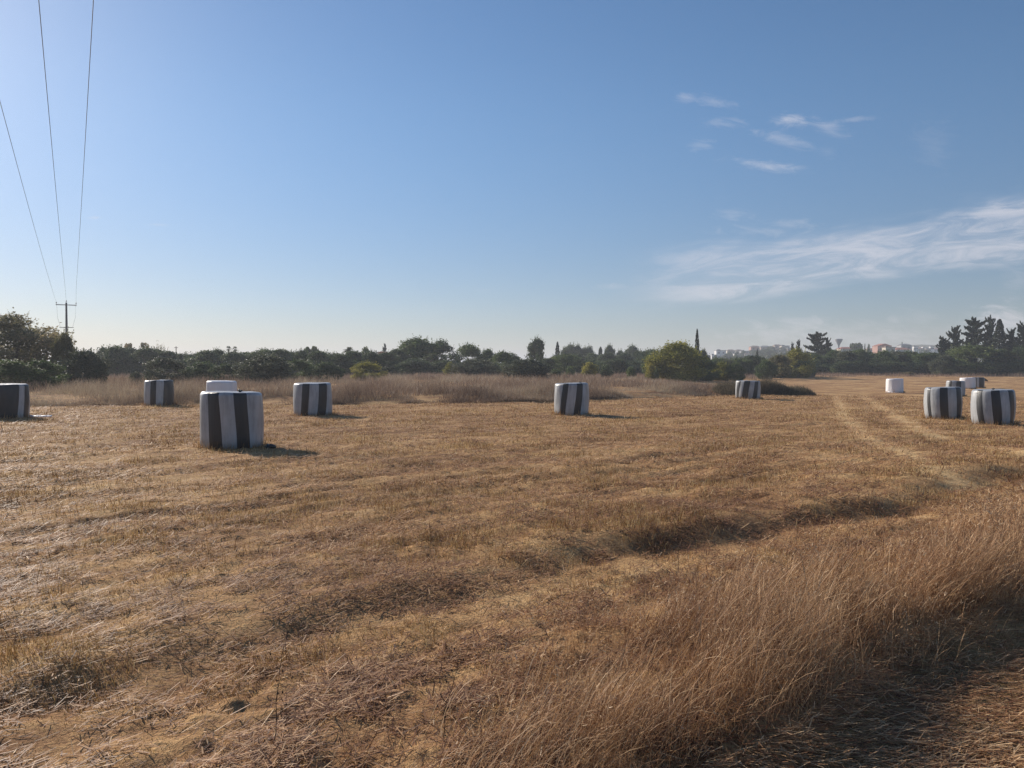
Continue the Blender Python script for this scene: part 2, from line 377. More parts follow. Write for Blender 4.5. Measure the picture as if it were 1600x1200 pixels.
hd = np.where(tr_, -.45 + rng.normal(0, .75, n) + 1.2 * (fbm(x * 1.5, y * 1.5) - .5), np.where(rng.random(n) < .3, HV + rng.normal(0, .7, n), rng.uniform(0, 6.28, n)))
ln = rng.uniform(1.25, 1.68, n)
A2 = ribbons(P, hd, ln, ln + rng.normal(0, .15, n), rng.uniform(.03, .11, n) * np.sqrt(sz), .0050 * sz * rng.uniform(.5, 1.5, n), 1, tone, .7, wside=hd + np.pi / 2 + rng.normal(0, .5, n))
tag(link('straw_litter', new_mesh('straw_litter', A2[0], A2[1], [straw], attrs={'tone': A2[2]})), 'loose flattened yellow straw littering the field and track', 'straw', kind='stuff')
# verge grass between the track and the field
def verge(n, umin, umax, Lmin, Lmax, lean, W0, seed, hmean, hsd, sparse):
    v = -3.5 + 27 * rng.random(n) ** 1.25; u = rng.uniform(umin, umax, n)
    x = -.61 * u + .79 * v; y = .79 * u + .61 * v; x /= .996; y /= .996
    uw, vw = uuv(x, y); ok = (y > .9) & (np.hypot(x, y) > 1.7)
    clump = fbm(x * 2.4 + seed, y * 2.4); leftfade = sm(x, -1.3, 1.0)
    env = sm(uw, umin, umin + .3) * (1 - sm(uw, umax - 1.1, umax))
    ok &= (rng.random(n) < (sparse + (1 - sparse) * sm(clump, .35, .62)) * (.04 + .96 * leftfade) * (.15 + .85 * env))
    x, y, uw, clump, env = x[ok], y[ok], uw[ok], clump[ok], env[ok]; n = len(x); lf = sm(x, -1.6, 1.2)
    P = np.stack([x, y, terrain(x, y) - .01], -1); d = np.hypot(x, y)
    L = rng.uniform(Lmin, Lmax, n) * (.55 + .4 * env) * (.6 + .75 * clump) * (.55 + .45 * lf)
    sw = fbm(x * 1.3 + seed, y * 1.3 + 9); hd = hmean + (sw - .5) * 2.6 + rng.normal(0, hsd, n); l1 = np.clip(lean * (.5 + 1.0 * fbm(x * .9, y * .9 + seed)) + rng.normal(0, .4, n), 0, 2.1)
    tone = np.clip(.05 + .7 * fbm(x * 1.1 + 50, y * 1.1 + seed) + rng.normal(0, .2, n), 0, 1)
    return ribbons(P, hd, np.clip(rng.normal(.2, .2, n), 0, 1), l1, L, W0 * np.maximum(1, (d / 4.5) ** .7) * rng.uniform(.7, 1.4, n), 4, tone, .25, bulge=rng.random(n) < .35)
parts = [verge(100000, 2.05, 3.55, .20, .46, 1.2, .0026, 5, .45, .7, .2),
         verge(120000, 1.95, 3.3, .06, .24, .9, .0030, 15, 1.0, 2.4, .4),
         verge(9000, 2.1, 3.4, .35, .62, 1.35, .0034, 25, .35, .7, .5),
         verge(50000, 2.8, 4.4, .05, .17, .7, .0030, 35, .7, 2.0, .1),
         verge(9000, 2.0, 3.2, .15, .5, 1.6, .0032, 45, -.9, 2.2, .4)]
def chaff(n):
    v = -3.5 + 27 * rng.random(n) ** 1.25; u = rng.uniform(2.0, 3.6, n); x = (-.61 * u + .79 * v) / .996; y = (.79 * u + .61 * v) / .996
    ok = (y > .9) & (np.hypot(x, y) > 1.7) & (rng.random(n) < sm(x, -1.3, 1.0)) & (rng.random(n) < sm(fbm(x * 2.4 + 5, y * 2.4), .3, .6))
    x, y = x[ok], y[ok]; n = len(x); P = np.stack([x, y, terrain(x, y) + rng.uniform(.02, .30, n) * sm(u[ok], 2, 2.5)], -1); d = np.maximum(1, (np.hypot(x, y) / 4.5) ** .7)
    return ribbons(P, rng.uniform(0, 6.28, n), rng.uniform(.4, 2.2, n), rng.uniform(.4, 2.2, n), rng.uniform(.012, .035, n) * d, .005 * d * rng.uniform(.5, 1.5, n), 1, np.clip(rng.normal(.62, .25, n), 0, 1), .4)
parts.append(chaff(110000))
A3 = merge(parts)
tag(link('verge_grass', new_mesh('verge_grass', A3[0], A3[1], [vergem], attrs={'tone': A3[2]})), 'long dry grass leaning over along the edge of the track', 'grass', kind='stuff')
# rough grass bank beyond the bales
n = 420000; dy = 62 * rng.random(n) ** 2.1; xx = rng.uniform(-1, 1, n)
yb0 = np.where(True, 34, 34) + dy; x = xx * (yb0 + 14) * .78; y = bank_y(x) + dy - 1.6 + 2.6 * fbm(x * .35, x * 0 + 3)
clump = fbm(x * .55, y * .35); keep = (x < 19 - 2 * vn(y * .5, x * 0)) & (rng.random(n) < .25 + .75 * sm(clump, .3, .6))
x, y, clump, dy = x[keep], y[keep], clump[keep], dy[keep]; n = len(x)
wf = fbm(x * .22 + 60, y * .10); P = np.stack([x, y, terrain(x, y) - .02], -1)
L = rng.uniform(.20, .54, n) * (.1 + 1.7 * sm(fbm(x * .5 + 13, y * .5), .25, .75)) * (.4 + .6 * sm(dy, 0, 2.2)) * (1 - .35 * sm(x, 4, 14))
tone = np.clip(-.3 + 1.1 * wf + .6 * clump + rng.normal(0, .2, n), 0, 1)
A4 = ribbons(P, rng.uniform(0, 6.28, n), rng.uniform(0, .5, n), rng.uniform(.1, 1.3, n), L, .013 * (y / 40) * rng.uniform(.6, 1.5, n), 2, tone, .3)
tag(link('rough_grass', new_mesh('rough_grass', A4[0], A4[1], [roughm], attrs={'tone': A4[2]})), 'tall tangled dry grass on the bank beyond the bales', 'grass', kind='stuff')
# margin weeds at the foot of the far hedges
n = 60000; x = rng.uniform(-90, 120, n); y = 96 + 40 * sm(x, 0, 60) + rng.uniform(-9, 9, n); cl = fbm(x * .3, y * .3)
k = rng.random(n) < sm(cl, .35, .6); x, y, cl = x[k], y[k], cl[k]; n = len(x)
A5 = ribbons(np.stack([x, y, terrain(x, y) - .02], -1), rng.uniform(0, 6.28, n), rng.uniform(0, .4, n), rng.uniform(.1, 1, n), rng.uniform(.2, .7, n) * (.4 + cl), .035 * rng.uniform(.6, 1.5, n), 1, np.clip(.25 + .5 * cl + rng.normal(0, .15, n), 0, 1), .3)
tag(link('margin_weeds', new_mesh('margin_weeds', A5[0], A5[1], [roughm], attrs={'tone': A5[2]})), 'pale dry weeds along the foot of the far hedges', 'weeds', kind='stuff')

# dry weed stalks standing in the near field
def stalk(px, d, h, lean, label, seed):
    r0 = random.Random(seed); x_, y_ = at(px, d); z_ = float(terrain(x_, y_)); mb = MB()
    pts = [Vector((lean * t_ ** 1.4 * h + .008 * r0.uniform(-1, 1), .05 * t_ * h, t_ * h)) for t_ in np.linspace(0, 1, 8)]
    mb.tube(pts, [.0024 * (1 - .7 * t_) for t_ in np.linspace(0, 1, 8)], 5)
    for k in range(9):
        b_ = pts[2 + k % 6]; a_ = r0.uniform(0, 6.28); l_ = h * r0.uniform(.08, .2)
        e = b_ + Vector((math.cos(a_) * l_ * .6, math.sin(a_) * l_ * .6, l_ * .8)); mb.tube([b_, (b_ + e) / 2 + Vector((0, 0, -.005)), e], [.0012, .001, .0006], 4)
        mb.lathe([(0.0005, -.006), (.004, 0), (.0005, .007)], e, 5)
    o = mb.build('dry_stalk', weedm, None); o.location = (x_, y_, z_ - .01)
    return tag(o, label, 'weed', 'dry weed stalks in the near field')
stalk(424, 3.25, .46, .08, 'thin dark branching weed stalk standing alone at the bottom edge of the field', 1)
stalk(690, 3.35, .34, .22, 'leaning dark weed stalk where the long verge grass begins', 2)
stalk(1062, 6.2, .45, -.02, 'short dark weed stalk rising out of the middle of the verge grass', 3)

# ------------------------------------------------------------------ bales
def film(name, col, rough, var):
    m, t, b = mat(name); tcn = N(t, 'ShaderNodeTexCoord')
    mp = N(t, 'ShaderNodeMapping'); mp.inputs['Scale'].default_value = (1, 1, .12); t.links.new(tcn.outputs['Object'], mp.inputs[0])
    n1 = NOISE(t, mp.outputs[0], 11, 6, .65, .4); n2 = NOISE(t, tcn.outputs['Object'], 2.6, 4, .6)
    f = M(t, 'ADD', M(t, 'MULTIPLY', n1, .6), M(t, 'MULTIPLY', n2, .4))
    t.links.new(RAMP(t, f, [(.34, tuple(c * (1 - var) for c in col)), (.5, tuple(c * (1 - var * .35) for c in col)), (.62, col)]), b.inputs['Base Color'])
    b.inputs['Roughness'].default_value = rough
    bn = N(t, 'ShaderNodeBump'); bn.inputs['Strength'].default_value = .9; bn.inputs['Distance'].default_value = .02
    t.links.new(f, bn.inputs['Height']); t.links.new(bn.outputs[0], b.inputs['Normal'])
    return m
white_f = film('white_wrap_film', (.42, .435, .445), .42, .5)
pure_f = film('clean_white_wrap_film', (.78, .77, .78), .45, .08)
grey_f = film('grey_wrap_film', (.16, .165, .17), .4, .25)
black_f = film('black_wrap_film', (.036, .036, .038), .42, .5)
FEET = []
def bale(px0, px1, d, H, label, bands=None, dia=None, seed=0, shear=0.0, tail=None, lean=0.0, skirt=False, flap=False, bulge=.045, base=white_f):
    """bands: pixel columns where the wrap changes, starting white on the left, as seen from the road"""
    r0 = random.Random(seed); pc = (px0 + px1) / 2; x_, y_ = at(pc, d); z_ = float(terrain(x_, y_ - .4)) - .03
    th = math.atan((pc - 800) / F); W_ = (px1 - px0) / F * d * math.cos(th)     # true width across the line of sight
    rad_ = (dia or W_) / 2
    fa = [-1] + [max(-.999, min(.999, (b - pc) / ((px1 - px0) / 2))) for b in (bands or [])] + [1]
    angs = []                                                     # band edges, radians left->right across the front
    if bands:
        angs = [math.asin(f_) for f_ in fa[1:-1]]
        a_ = angs[-1]; cols = len(angs)
        seq = list(angs)
        e1 = max(angs[-1] + .3, 1.62); e2 = 2 * math.pi + min(angs[0] - .3, -1.62); k_ = int(round((e2 - e1) / .42))
        if (len(angs) + k_ + 1) % 2: k_ += 1
        seq += [e1 + (e2 - e1) * q / k_ for q in range(0, k_ + 1)]
        edges = seq
        # band q lies between edges[q] and edges[q+1]; the first one (after the left white) is black
        seg = [(edges[q], edges[(q + 1) % len(edges)] + (2 * math.pi if q == len(edges) - 1 else 0), 1 - q % 2) for q in range(len(edges))]
    else:
        seg = [(q * math.pi / 6, (q + 1) * math.pi / 6, 0) for q in range(12)]
    cols = []; mi = []
    for a0, a1, isb in seg:
        nn = max(3, int((a1 - a0) / .07))
        for q in range(nn): cols.append((a0 + (a1 - a0) * q / nn, q == 0)); mi.append(isb)
    prof = []
    for q in range(7): prof.append((1, q / 6 * (H - .12) + .03))
    for q in range(1, 7):
        a_ = q / 6 * math.pi / 2; prof.append((1 - .075 * (1 - math.cos(a_)) / rad_ * 1.0, H - .09 + .085 * math.sin(a_)))
    for q in (.72, .5, .3, .12): prof.append((q * (1 - .075 / rad_), H - .008 + .012 * (1 - q)))
    prof = [(1 - .03 / rad_, 0)] + prof
    V_ = []; Fq_ = []; mm = []; nc = len(cols)
    ph = [r0.uniform(0, 6.28) for _ in range(6)]; r1 = r0.random()
    for pi_, (pr, pz) in enumerate(prof):
        zf = pz / H
        for (a_, e_) in cols:
            tw = shear * (zf - .5) * (1 if zf < .95 else .9) + .012 * math.sin(zf * 4 + ph[0] + a_)
            bl = 1 + bulge * math.sin(math.pi * min(1, zf)) if pr > .6 else 1
            lump = 1 + (.012 + .02 * r1) * math.sin(2 * a_ + ph[1] + zf) + .010 * math.sin(3 * a_ + ph[3]) + .010 * math.sin(5 * a_ + ph[2] + 4 * zf) * (pz < H - .05) + .008 * math.sin(9 * a_ + ph[3] - 3 * zf)
            crease = -.006 if e_ else 0
            rr2 = rad_ / (1 + bulge) * pr * bl * lump + crease * (pz < H - .1)
            aa = a_ + tw - th                # angle 0 faces the camera
            zz = pz + .012 * math.sin(a_ + ph[4]) * zf + .004 * math.sin(5 * a_ + ph[5]) * (pr < .95)
            V_.append((math.sin(aa) * rr2 + lean * zf * math.cos(th), -math.cos(aa) * rr2, zz))
    for p_ in range(len(prof) - 1):
        for q in range(nc): Fq_.append((p_ * nc + q, p_ * nc + (q + 1) % nc, (p_ + 1) * nc + (q + 1) % nc, (p_ + 1) * nc + q)); mm.append(mi[q] if p_ < 12 else 0)  # rim and lid stay white over black bands: grazing sunlight painted in
    Fq_.append(tuple((len(prof) - 1) * nc + q for q in range(nc))); mm.append(0)
    FEET.append((x_, y_, rad_, d))
    root = bpy.data.objects.new('wrapped_bale', None); C.objects.link(root); root.location = (x_, y_, z_)
    root.empty_display_size = .3
    me = new_mesh('film_wrap', V_, Fq_, [base, black_f], True, midx=mm); link('film_wrap', me, root)
    if tail:
        mb = MB(); tx, tyy = tail; c = Vector((tx, tyy, H + .0))
        for k in range(3):
            a_ = k * 2.1; mb.tube([c + Vector((0, 0, -.03)), c + Vector((.02 * math.cos(a_), .02 * math.sin(a_), .03)), c + Vector((.035 * math.cos(a_), .03 * math.sin(a_), .03 + .01 * k)), c + Vector((.05 * math.cos(a_), .04 * math.sin(a_), .01))], [.022, .018, .014, .006], 6)
        mb.build('wrap_tail', black_f, root, True)
    if skirt:
        mb = MB(); n_ = 40; Vs = []; Fs = []
        for k in range(n_):
            a_ = -1.5 + 3.2 * k / (n_ - 1) - th
            o_ = .03 + .10 * abs(math.sin(k * .9)) * (.4 + .6 * vn(np.array(k * .4), np.array(1.)))
            for rr3, zz in ((rad_ * .985, .14 - .03 * math.sin(k * .35)), (rad_ * 1.02 + .02, .07), (rad_ + o_, .035)): Vs.append((math.sin(a_) * rr3, -math.cos(a_) * rr3, zz))
        for k in range(n_ - 1):
            for q in range(2): Fs.append((k * 3 + q, (k + 1) * 3 + q, (k + 1) * 3 + q + 1, k * 3 + q + 1))
        mb.add(Vs, Fs); mb.build('loose_film_skirt', pure_f, root, True)
    if flap:
        mb = MB(); V3 = []; F3 = []
        for a in range(7):
            for b in range(5):
                V3.append((rad_ * .93 + .03 + .34 * a / 6 * (1 - .1 * b), -.25 + .12 * b, H - .06 - .34 * (a / 6) ** 1.3 - .03 * math.sin(b * 1.7 + a)))
        for a in range(6):
            for b in range(4): F3.append((a * 5 + b, a * 5 + b + 1, (a + 1) * 5 + b + 1, (a + 1) * 5 + b))
        mb.add(V3, F3); mb.build('torn_film_flap', black_f, root, True)
    return tag(root, label, 'silage bale', 'wrapped bales standing on the field')
bale(312, 411, 16.4, 1.15, 'nearest and largest striped bale, casting a long shadow to its right', [324.5, 344, 367, 387.5], seed=1, shear=-.10, tail=(.22, -.12), bulge=.02)
bale(458, 519.5, 27.4, 1.15, 'striped bale with two black bands, to the right behind the nearest bale', [470, 482, 496.7, 509.8], seed=2, shear=.13)
bale(322, 370, 33.2, 1.12, 'plain white bale peeping out from behind the nearest striped bale', seed=3, base=pure_f, bulge=.02)
bale(224, 272.5, 34.5, 1.13, 'striped bale standing in front of the dry grass bank with a broad dark right side', [234.5, 243.7, 255, 276], seed=4, shear=.1)
bale(-28, 46.5, 26.0, 1.16, 'mostly black bale cut off by the left edge, one pale stripe on its right', [-26, 28.5, 37.5, 45.5], seed=5, shear=.10)
bale(866, 920, 28.2, 1.16, 'striped bale in the centre of the field with a black knot on its top', [876.5, 885.5, 899, 909], seed=6, shear=.22, tail=(.3, .1))
bale(1148.5, 1188.5, 46.0, 1.08, 'leaning striped bale beside the dark dry bush at the end of the grass', [1150.6, 1155, 1160.5, 1170, 1177.5, 1184][0:6], seed=7, shear=.25, lean=.02)
bale(1384, 1412, 63.0, 1.15, 'plain white bale standing alone with loose film around its foot', seed=8, base=pure_f, skirt=True, bulge=.0)
bale(1443.5, 1505, 28.2, 1.15, 'bulging striped bale, left one of the two large ones near the right edge', [1450, 1455, 1469.4, 1482.5, 1496, 1503.5][0:6], seed=9, shear=-.1, bulge=.08)
bale(1516, 1587.5, 25.6, 1.14, 'bulging striped bale nearest the right edge of the picture', [1527, 1537, 1551, 1565.7, 1579.5, 1586.5][0:6], seed=10, shear=-.2, tail=(-.02, -.05), bulge=.085)
bale(1478, 1508.5, 56.0, 1.12, 'small striped bale half hidden behind the left of the two large right hand bales', [1482, 1487, 1494, 1502][0:4], seed=11, shear=.1, bulge=.05)
bale(1499.5, 1524.5, 78.0, 1.12, 'plain white bale touching the farthest striped bale on the right', seed=12, base=pure_f, bulge=.02)
bale(1516, 1538.5, 81.5, 1.12, 'farthest striped bale with a torn black flap hanging from its right side', [1519, 1526, 1530, 1537.5][0:4], seed=13, shear=0, flap=True)
Ps = []; Ls = []; Ws = []
for bx_, by_, br_, bd_ in FEET:
    n = 420; a = rng.uniform(0, 6.28, n); q = br_ * rng.uniform(.97, 1.22, n); xx, yy = bx_ + q * np.cos(a), by_ + q * np.sin(a)
    Ps.append(np.stack([xx, yy, terrain(xx, yy) - .01], -1)); Ls.append(rng.uniform(.04, .17, n) * (1 + (rng.random(n) < .06))); Ws.append(np.full(n, .0032 * max(1, (bd_ / 6) ** .8)))
Ps = np.concatenate(Ps); n = len(Ps)
A6 = ribbons(Ps, rng.uniform(0, 6.28, n), rng.uniform(0, .5, n), rng.uniform(.1, 1.1, n), np.concatenate(Ls), np.concatenate(Ws), 1, np.clip(rng.normal(.45, .25, n), 0, 1), .4)
tag(link('uncut_stubble', new_mesh('uncut_stubble', A6[0], A6[1], [straw], attrs={'tone': A6[2]})), 'uncut stubble and straw standing round the feet of the bales', 'stubble', kind='stuff')
# scraps
def scrap(name, px, d, L_, Wd, m, label, cat, seed, h=.05):
    r0 = random.Random(seed); x_, y_ = at(px, d); z_ = float(terrain(x_, y_)); V3 = []; F3 = []; n_, k_ = 16, 5
    for a in range(n_):
        for b in range(k_):
            t_ = a / (n_ - 1); V3.append(((t_ - .5) * L_, (b / (k_ - 1) - .5) * Wd * math.sin(math.pi * (t_ * .9 + .05)) ** .5 + .02 * r0.uniform(-1, 1), .03 + h * abs(math.sin(a * 1.3 + seed)) * math.sin(math.pi * b / (k_ - 1)) + .01 * r0.random()))
    for a in range(n_ - 1):
        for b in range(k_ - 1): F3.append((a * k_ + b, (a + 1) * k_ + b, (a + 1) * k_ + b + 1, a * k_ + b + 1))
    o = link(name, new_mesh(name, V3, F3, [m], True), None, (x_, y_, z_)); sm_ = o.modifiers.new('thick', 'SOLIDIFY'); sm_.thickness = .004
    return tag(o, label, cat)
scrap('film_scrap', 64, 26.2, .72, .3, pure_f, 'pale strip of loose film lying beside the bale at the left edge', 'plastic scrap', 2, .05)
mb = MB()
for k in range(7):
    rr0 = random.Random(k); c = (rr0.uniform(-.07, .07), rr0.uniform(-.04, .04), .02 + .02 * rr0.random())
    mb.lathe([(.005, -.04), (.05, -.02), (.06, .01), (.035, .04), (.004, .05)], c, 8)
o = mb.build('black_film_bundle', black_f, None, True); x_, y_ = at(421, 16.1); o.location = (x_, y_, float(terrain(x_, y_)))
tag(o, 'small black bundle on the stubble touching the right foot of the nearest bale', 'plastic scrap')

# ------------------------------------------------------------------ crowns
def cards(P, Nn, size, asp=.65):
    n = len(P); q = rng.normal(size=(n, 3)); q -= (q * Nn).sum(1)[:, None] * Nn; q /= np.linalg.norm(q, axis=1)[:, None] + 1e-9
    b = np.cross(Nn, q); s = size[:, None]
    Vv = np.stack([P - q * s, P - b * s * asp, P + q * s, P + b * s * asp], 1).reshape(-1, 3)
    return Vv, np.arange(n * 4).reshape(-1, 4)
def unit(n):
    v = rng.normal(size=(n, 3)); return v / np.linalg.norm(v, axis=1)[:, None]
def crown_mesh(name, nlobe, nleaf, leaf, z0=.0, lobe=(.13, .24), flat=1.0, spread=.5, topbias=.0, sparse=0.0, sprigs=0):
    """crown in a unit box: x,y in -.5...5, z 0..1"""
    cs = []; rs = []
    for _ in range(nlobe):
        a = rng.uniform(0, 2 * np.pi); z = rng.uniform(0, 1) ** (1 - topbias)
        rm = np.sqrt(max(.02, 1 - (max(0, z - .35) / .68) ** 2)) * (.75 + .25 * min(1, z / .3)) * spread
        rr3 = rng.uniform(*lobe); rho = max(0, rm - rr3 * .9) * np.sqrt(rng.uniform(.25, 1))
        cs.append((rho * np.cos(a), rho * np.sin(a), z0 + (1 - z0) * (rr3 * .7 + z * (1 - rr3 * 1.5)))); rs.append(rr3)
    cs = np.array(cs); rs = np.array(rs); k = rng.choice(nlobe, nleaf, p=rs ** 2 / (rs ** 2).sum())
    d = unit(nleaf); rad3 = rs[k] * (1 - .5 * rng.random(nleaf) ** 2.2) * (.85 + .3 * rng.random(nleaf))
    P = cs[k] + d * rad3[:, None] * np.array([1, 1, flat])
    if sparse: 
        hole = np.sin(P[:, 0] * 31 + k) * np.sin(P[:, 2] * 27 + 2 * k) > 1 - sparse * 1.6; P = P[~hole]; d = d[~hole]; k = k[~hole]
    if sprigs:
        q = rng.choice(len(P), sprigs); b = P[q]; up = d[q] * .5 + np.array([0, 0, .9]); ex = []
        for s_ in np.linspace(.01, .09, 5): ex.append(b + up * s_ + rng.normal(0, .004, b.shape))
        P = np.concatenate([P] + ex); d = np.concatenate([d] + [d[q]] * 5); k = np.concatenate([k] + [k[q]] * 5)
    P[:, 2] = np.abs(P[:, 2]); Nn = d * .6 + unit(len(P)); Nn /= np.linalg.norm(Nn, axis=1)[:, None]
    tone = np.clip(rng.uniform(0, .55, nlobe)[k] + rng.normal(.2, .2, len(P)), 0, 1)
    Vv, Fq = cards(P, Nn, leaf * rng.uniform(.6, 1.4, len(P)))
    return new_mesh(name, Vv, Fq, [L_dark], attrs={'tone': np.repeat(tone, 4)})
def conifer_mesh(name, tiers, nleaf, leaf, top=.12, irregular=.3):
    P = []; Nn = []; tn = []
    nb = tiers * 9
    for b_ in range(nb):
        z = .06 + .9 * (b_ / nb) ** .95; a = rng.uniform(0, 6.28); L_ = (.5 * (1 - z) ** .6 + top * .35) * rng.uniform(1 - irregular, 1.1)
        n_ = int(nleaf / nb * (.4 + 1.6 * L_ / .5)); s = rng.random(n_) ** .75
        droop = rng.uniform(-.05, .10)
        th = a + rng.normal(0, .30, n_) * (1.1 - s)
        p = np.stack([np.cos(th) * L_ * s, np.sin(th) * L_ * s, z + droop * s + .05 * s ** 3 + rng.normal(0, .016, n_) * (1.3 - s)], -1)
        P.append(p); tn.append(np.clip(rng.normal(.5, .2, n_) + rng.uniform(-.2, .2), 0, 1))
    n_ = nleaf // 12; zz = rng.random(n_); P.append(np.stack([rng.normal(0, .03, n_) * (1.1 - zz), rng.normal(0, .03, n_) * (1.1 - zz), zz], -1)); tn.append(np.full(n_, .4))
    P = np.concatenate(P); tn = np.concatenate(tn); P[:, 2] = np.clip(P[:, 2], 0, 1.02); N_ = unit(len(P)); N_[:, 2] *= 1.3; N_ /= np.linalg.norm(N_, axis=1)[:, None]
    Vv, Fq = cards(P, N_, leaf * rng.uniform(.6, 1.4, len(P)), .4)
    return new_mesh(name, Vv, Fq, [L_con], attrs={'tone': np.repeat(tn, 4)})
def cypress_mesh(name, nleaf, leaf):
    z = rng.random(nleaf) ** .9; rr3 = .5 * np.clip((z / .12), 0, 1) ** .5 * np.clip((1 - z) / .55, 0, 1) ** .55 * (1 - .35 * rng.random(nleaf) ** 2)
    a = rng.uniform(0, 6.28, nleaf); rr3 *= 1 + .12 * np.sin(a * 3 + z * 30) + .08 * np.sin(z * 60)
    P = np.stack([np.cos(a) * rr3, np.sin(a) * rr3, z], -1); Nn = unit(nleaf)
    # leaves stretched with the narrow crown, so give them height instead
    Vv, Fq = cards(P, Nn, leaf * rng.uniform(.6, 1.4, nleaf)); Vv = Vv.reshape(-1, 4, 3); c = P[:, None, :]
    Vv = (c + (Vv - c) * np.array([5.5, 5.5, 1])).reshape(-1, 3)
    return new_mesh(name, Vv, Fq, [L_con], attrs={'tone': np.repeat(rng.random(nleaf), 4)})
def feather_mesh(name, nbr, leaf):
    Pp = []; 
    for _ in range(nbr):
        a = rng.uniform(0, 6.28); e = rng.uniform(.15, 1.45); L_ = rng.uniform(.35, .55); s = rng.random(60) ** .6
        d = np.array([math.cos(a) * math.cos(e), math.sin(a) * math.cos(e), math.sin(e) * 1.6])
        p = np.array([0, 0, .12]) + d * (L_ * s)[:, None]; p[:, 2] -= .05 * s ** 2; Pp.append(p + rng.normal(0, .012, p.shape))
    P = np.concatenate(Pp); Vv, Fq = cards(P, unit(len(P)), leaf * rng.uniform(.5, 1.6, len(P)), .25)
    return new_mesh(name, Vv, Fq, [L_brown], attrs={'tone': np.repeat(rng.random(len(P)), 4)})
def trunk_mesh(name, seed, forks=4):
    r0 = random.Random(seed); mb = MB(); pts = [Vector((.02 * math.sin(k), .02 * math.cos(k * 1.3), k * .14 - .02)) for k in range(4)]
    mb.tube(pts, [.035, .028, .022, .016], 7)
    for k in range(forks):
        a = 6.28 * k / forks + r0.uniform(-.4, .4); b = pts[1 + k % 3]
        e = b + Vector((math.cos(a) * .25, math.sin(a) * .25, .28 + .15 * r0.random())); mb.tube([b, (b + e) / 2 + Vector((0, 0, .03)), e], [.016, .011, .005], 5)
    return new_mesh(name, mb.V, mb.F, [bark], True)
def straight_trunk(name):
    mb = MB(); mb.tube([(0, 0, -.02), (.004, 0, .3), (0, .004, .6), (0, 0, .93)], [.028, .02, .012, .003], 7); return new_mesh(name, mb.V, mb.F, [bark], True)
CR = {
 'dome': [crown_mesh('crown', 26, 9000, .022, lobe=(.12, .22), topbias=.15), crown_mesh('crown', 20, 8000, .022, lobe=(.14, .25), topbias=.1), crown_mesh('crown', 32, 9000, .02, lobe=(.09, .19), topbias=.25)],
 'small': [crown_mesh('crown', 14, 3000, .034, lobe=(.15, .26), topbias=.2, sprigs=50), crown_mesh('crown', 11, 2600, .036, lobe=(.17, .28), topbias=.1, sprigs=40)],
 'big': [crown_mesh('crown', 80, 30000, .0125, lobe=(.06, .14), topbias=-.1, sparse=.15, sprigs=400)],
 'wild': [crown_mesh('crown', 46, 14000, .017, lobe=(.07, .15), topbias=.25, sparse=.2, sprigs=500), crown_mesh('crown', 38, 13000, .018, lobe=(.08, .17), topbias=.2, sparse=.3, sprigs=260)],
 'bushy': [crown_mesh('crown', 60, 15000, .016, lobe=(.07, .15), topbias=-.35, sprigs=500), crown_mesh('crown', 52, 15000, .017, lobe=(.08, .16), topbias=-.25, sprigs=350)],
 'flat': [crown_mesh('crown', 14, 2600, .035, z0=.4, lobe=(.12, .2), flat=.7, topbias=.4)],
 'sparse': [crown_mesh('crown', 9, 700, .035, z0=.4, lobe=(.08, .15), flat=.6, sparse=.4)],
 'con': [conifer_mesh('crown', 7, 9500, .025, .3, .5), conifer_mesh('crown', 8, 9500, .025, .2, .45), conifer_mesh('crown', 6, 9500, .026, .4, .6)],
 'cyp': [cypress_mesh('crown', 4200, .013)],
 'feather': [feather_mesh('crown', 60, .02)],
}
TR = [trunk_mesh('trunk', s) for s in range(3)]; ST = straight_trunk('trunk')
cnt = [0]
def mslot(o, m):
    o.material_slots[0].link = 'OBJECT'; o.material_slots[0].material = m
ORD = ['first', 'second', 'third', 'fourth', 'fifth', 'sixth', 'seventh', 'eighth', 'ninth', 'tenth', 'eleventh', 'twelfth', 'thirteenth', 'fourteenth', 'fifteenth', 'sixteenth', 'seventeenth', 'eighteenth', 'nineteenth', 'twentieth', 'twenty first', 'twenty second', 'twenty third', 'twenty fourth']
def plant(kind, px, w, py, d, m, label, cat=None, group=None, name=None, trunk=None, sink=0.0, hscale=None):
    """kind of crown, centre column, width, top row in the photograph, distance"""
    cnt[0] += 1; q = cnt[0]; x_, y_ = at(px, d); z_ = float(terrain(x_, y_)); h = top_h(py, d, z_); wd = w / F * d
    if hscale: h = hscale
    ms = CR[kind]; me = ms[q % len(ms)]; rz = (q * 2.399) % 6.28
    if trunk is None: trunk = kind not in ('dome', 'small', 'bushy')
    if trunk:
        root = bpy.data.objects.new(name or 'tree', None); C.objects.link(root); root.location = (x_, y_, z_ - sink); root.rotation_euler.z = rz; root.empty_display_size = .5
        c = link('crown', me, root); c.scale = (wd, wd, h); mslot(c, m)
        t_ = link('trunk', ST if kind in ('con', 'cyp') else TR[q % 3], root); t_.scale = (wd, wd, h) if kind != 'cyp' else (wd * 3, wd * 3, h)
    else:
        root = link(name or 'shrub', me, None, (x_, y_, z_ - sink)); root.scale = (wd, wd, h); root.rotation_euler.z = rz; mslot(root, m)
    return tag(root, label, cat or ('tree' if trunk else 'bush'), group)
T = 'tree'; 
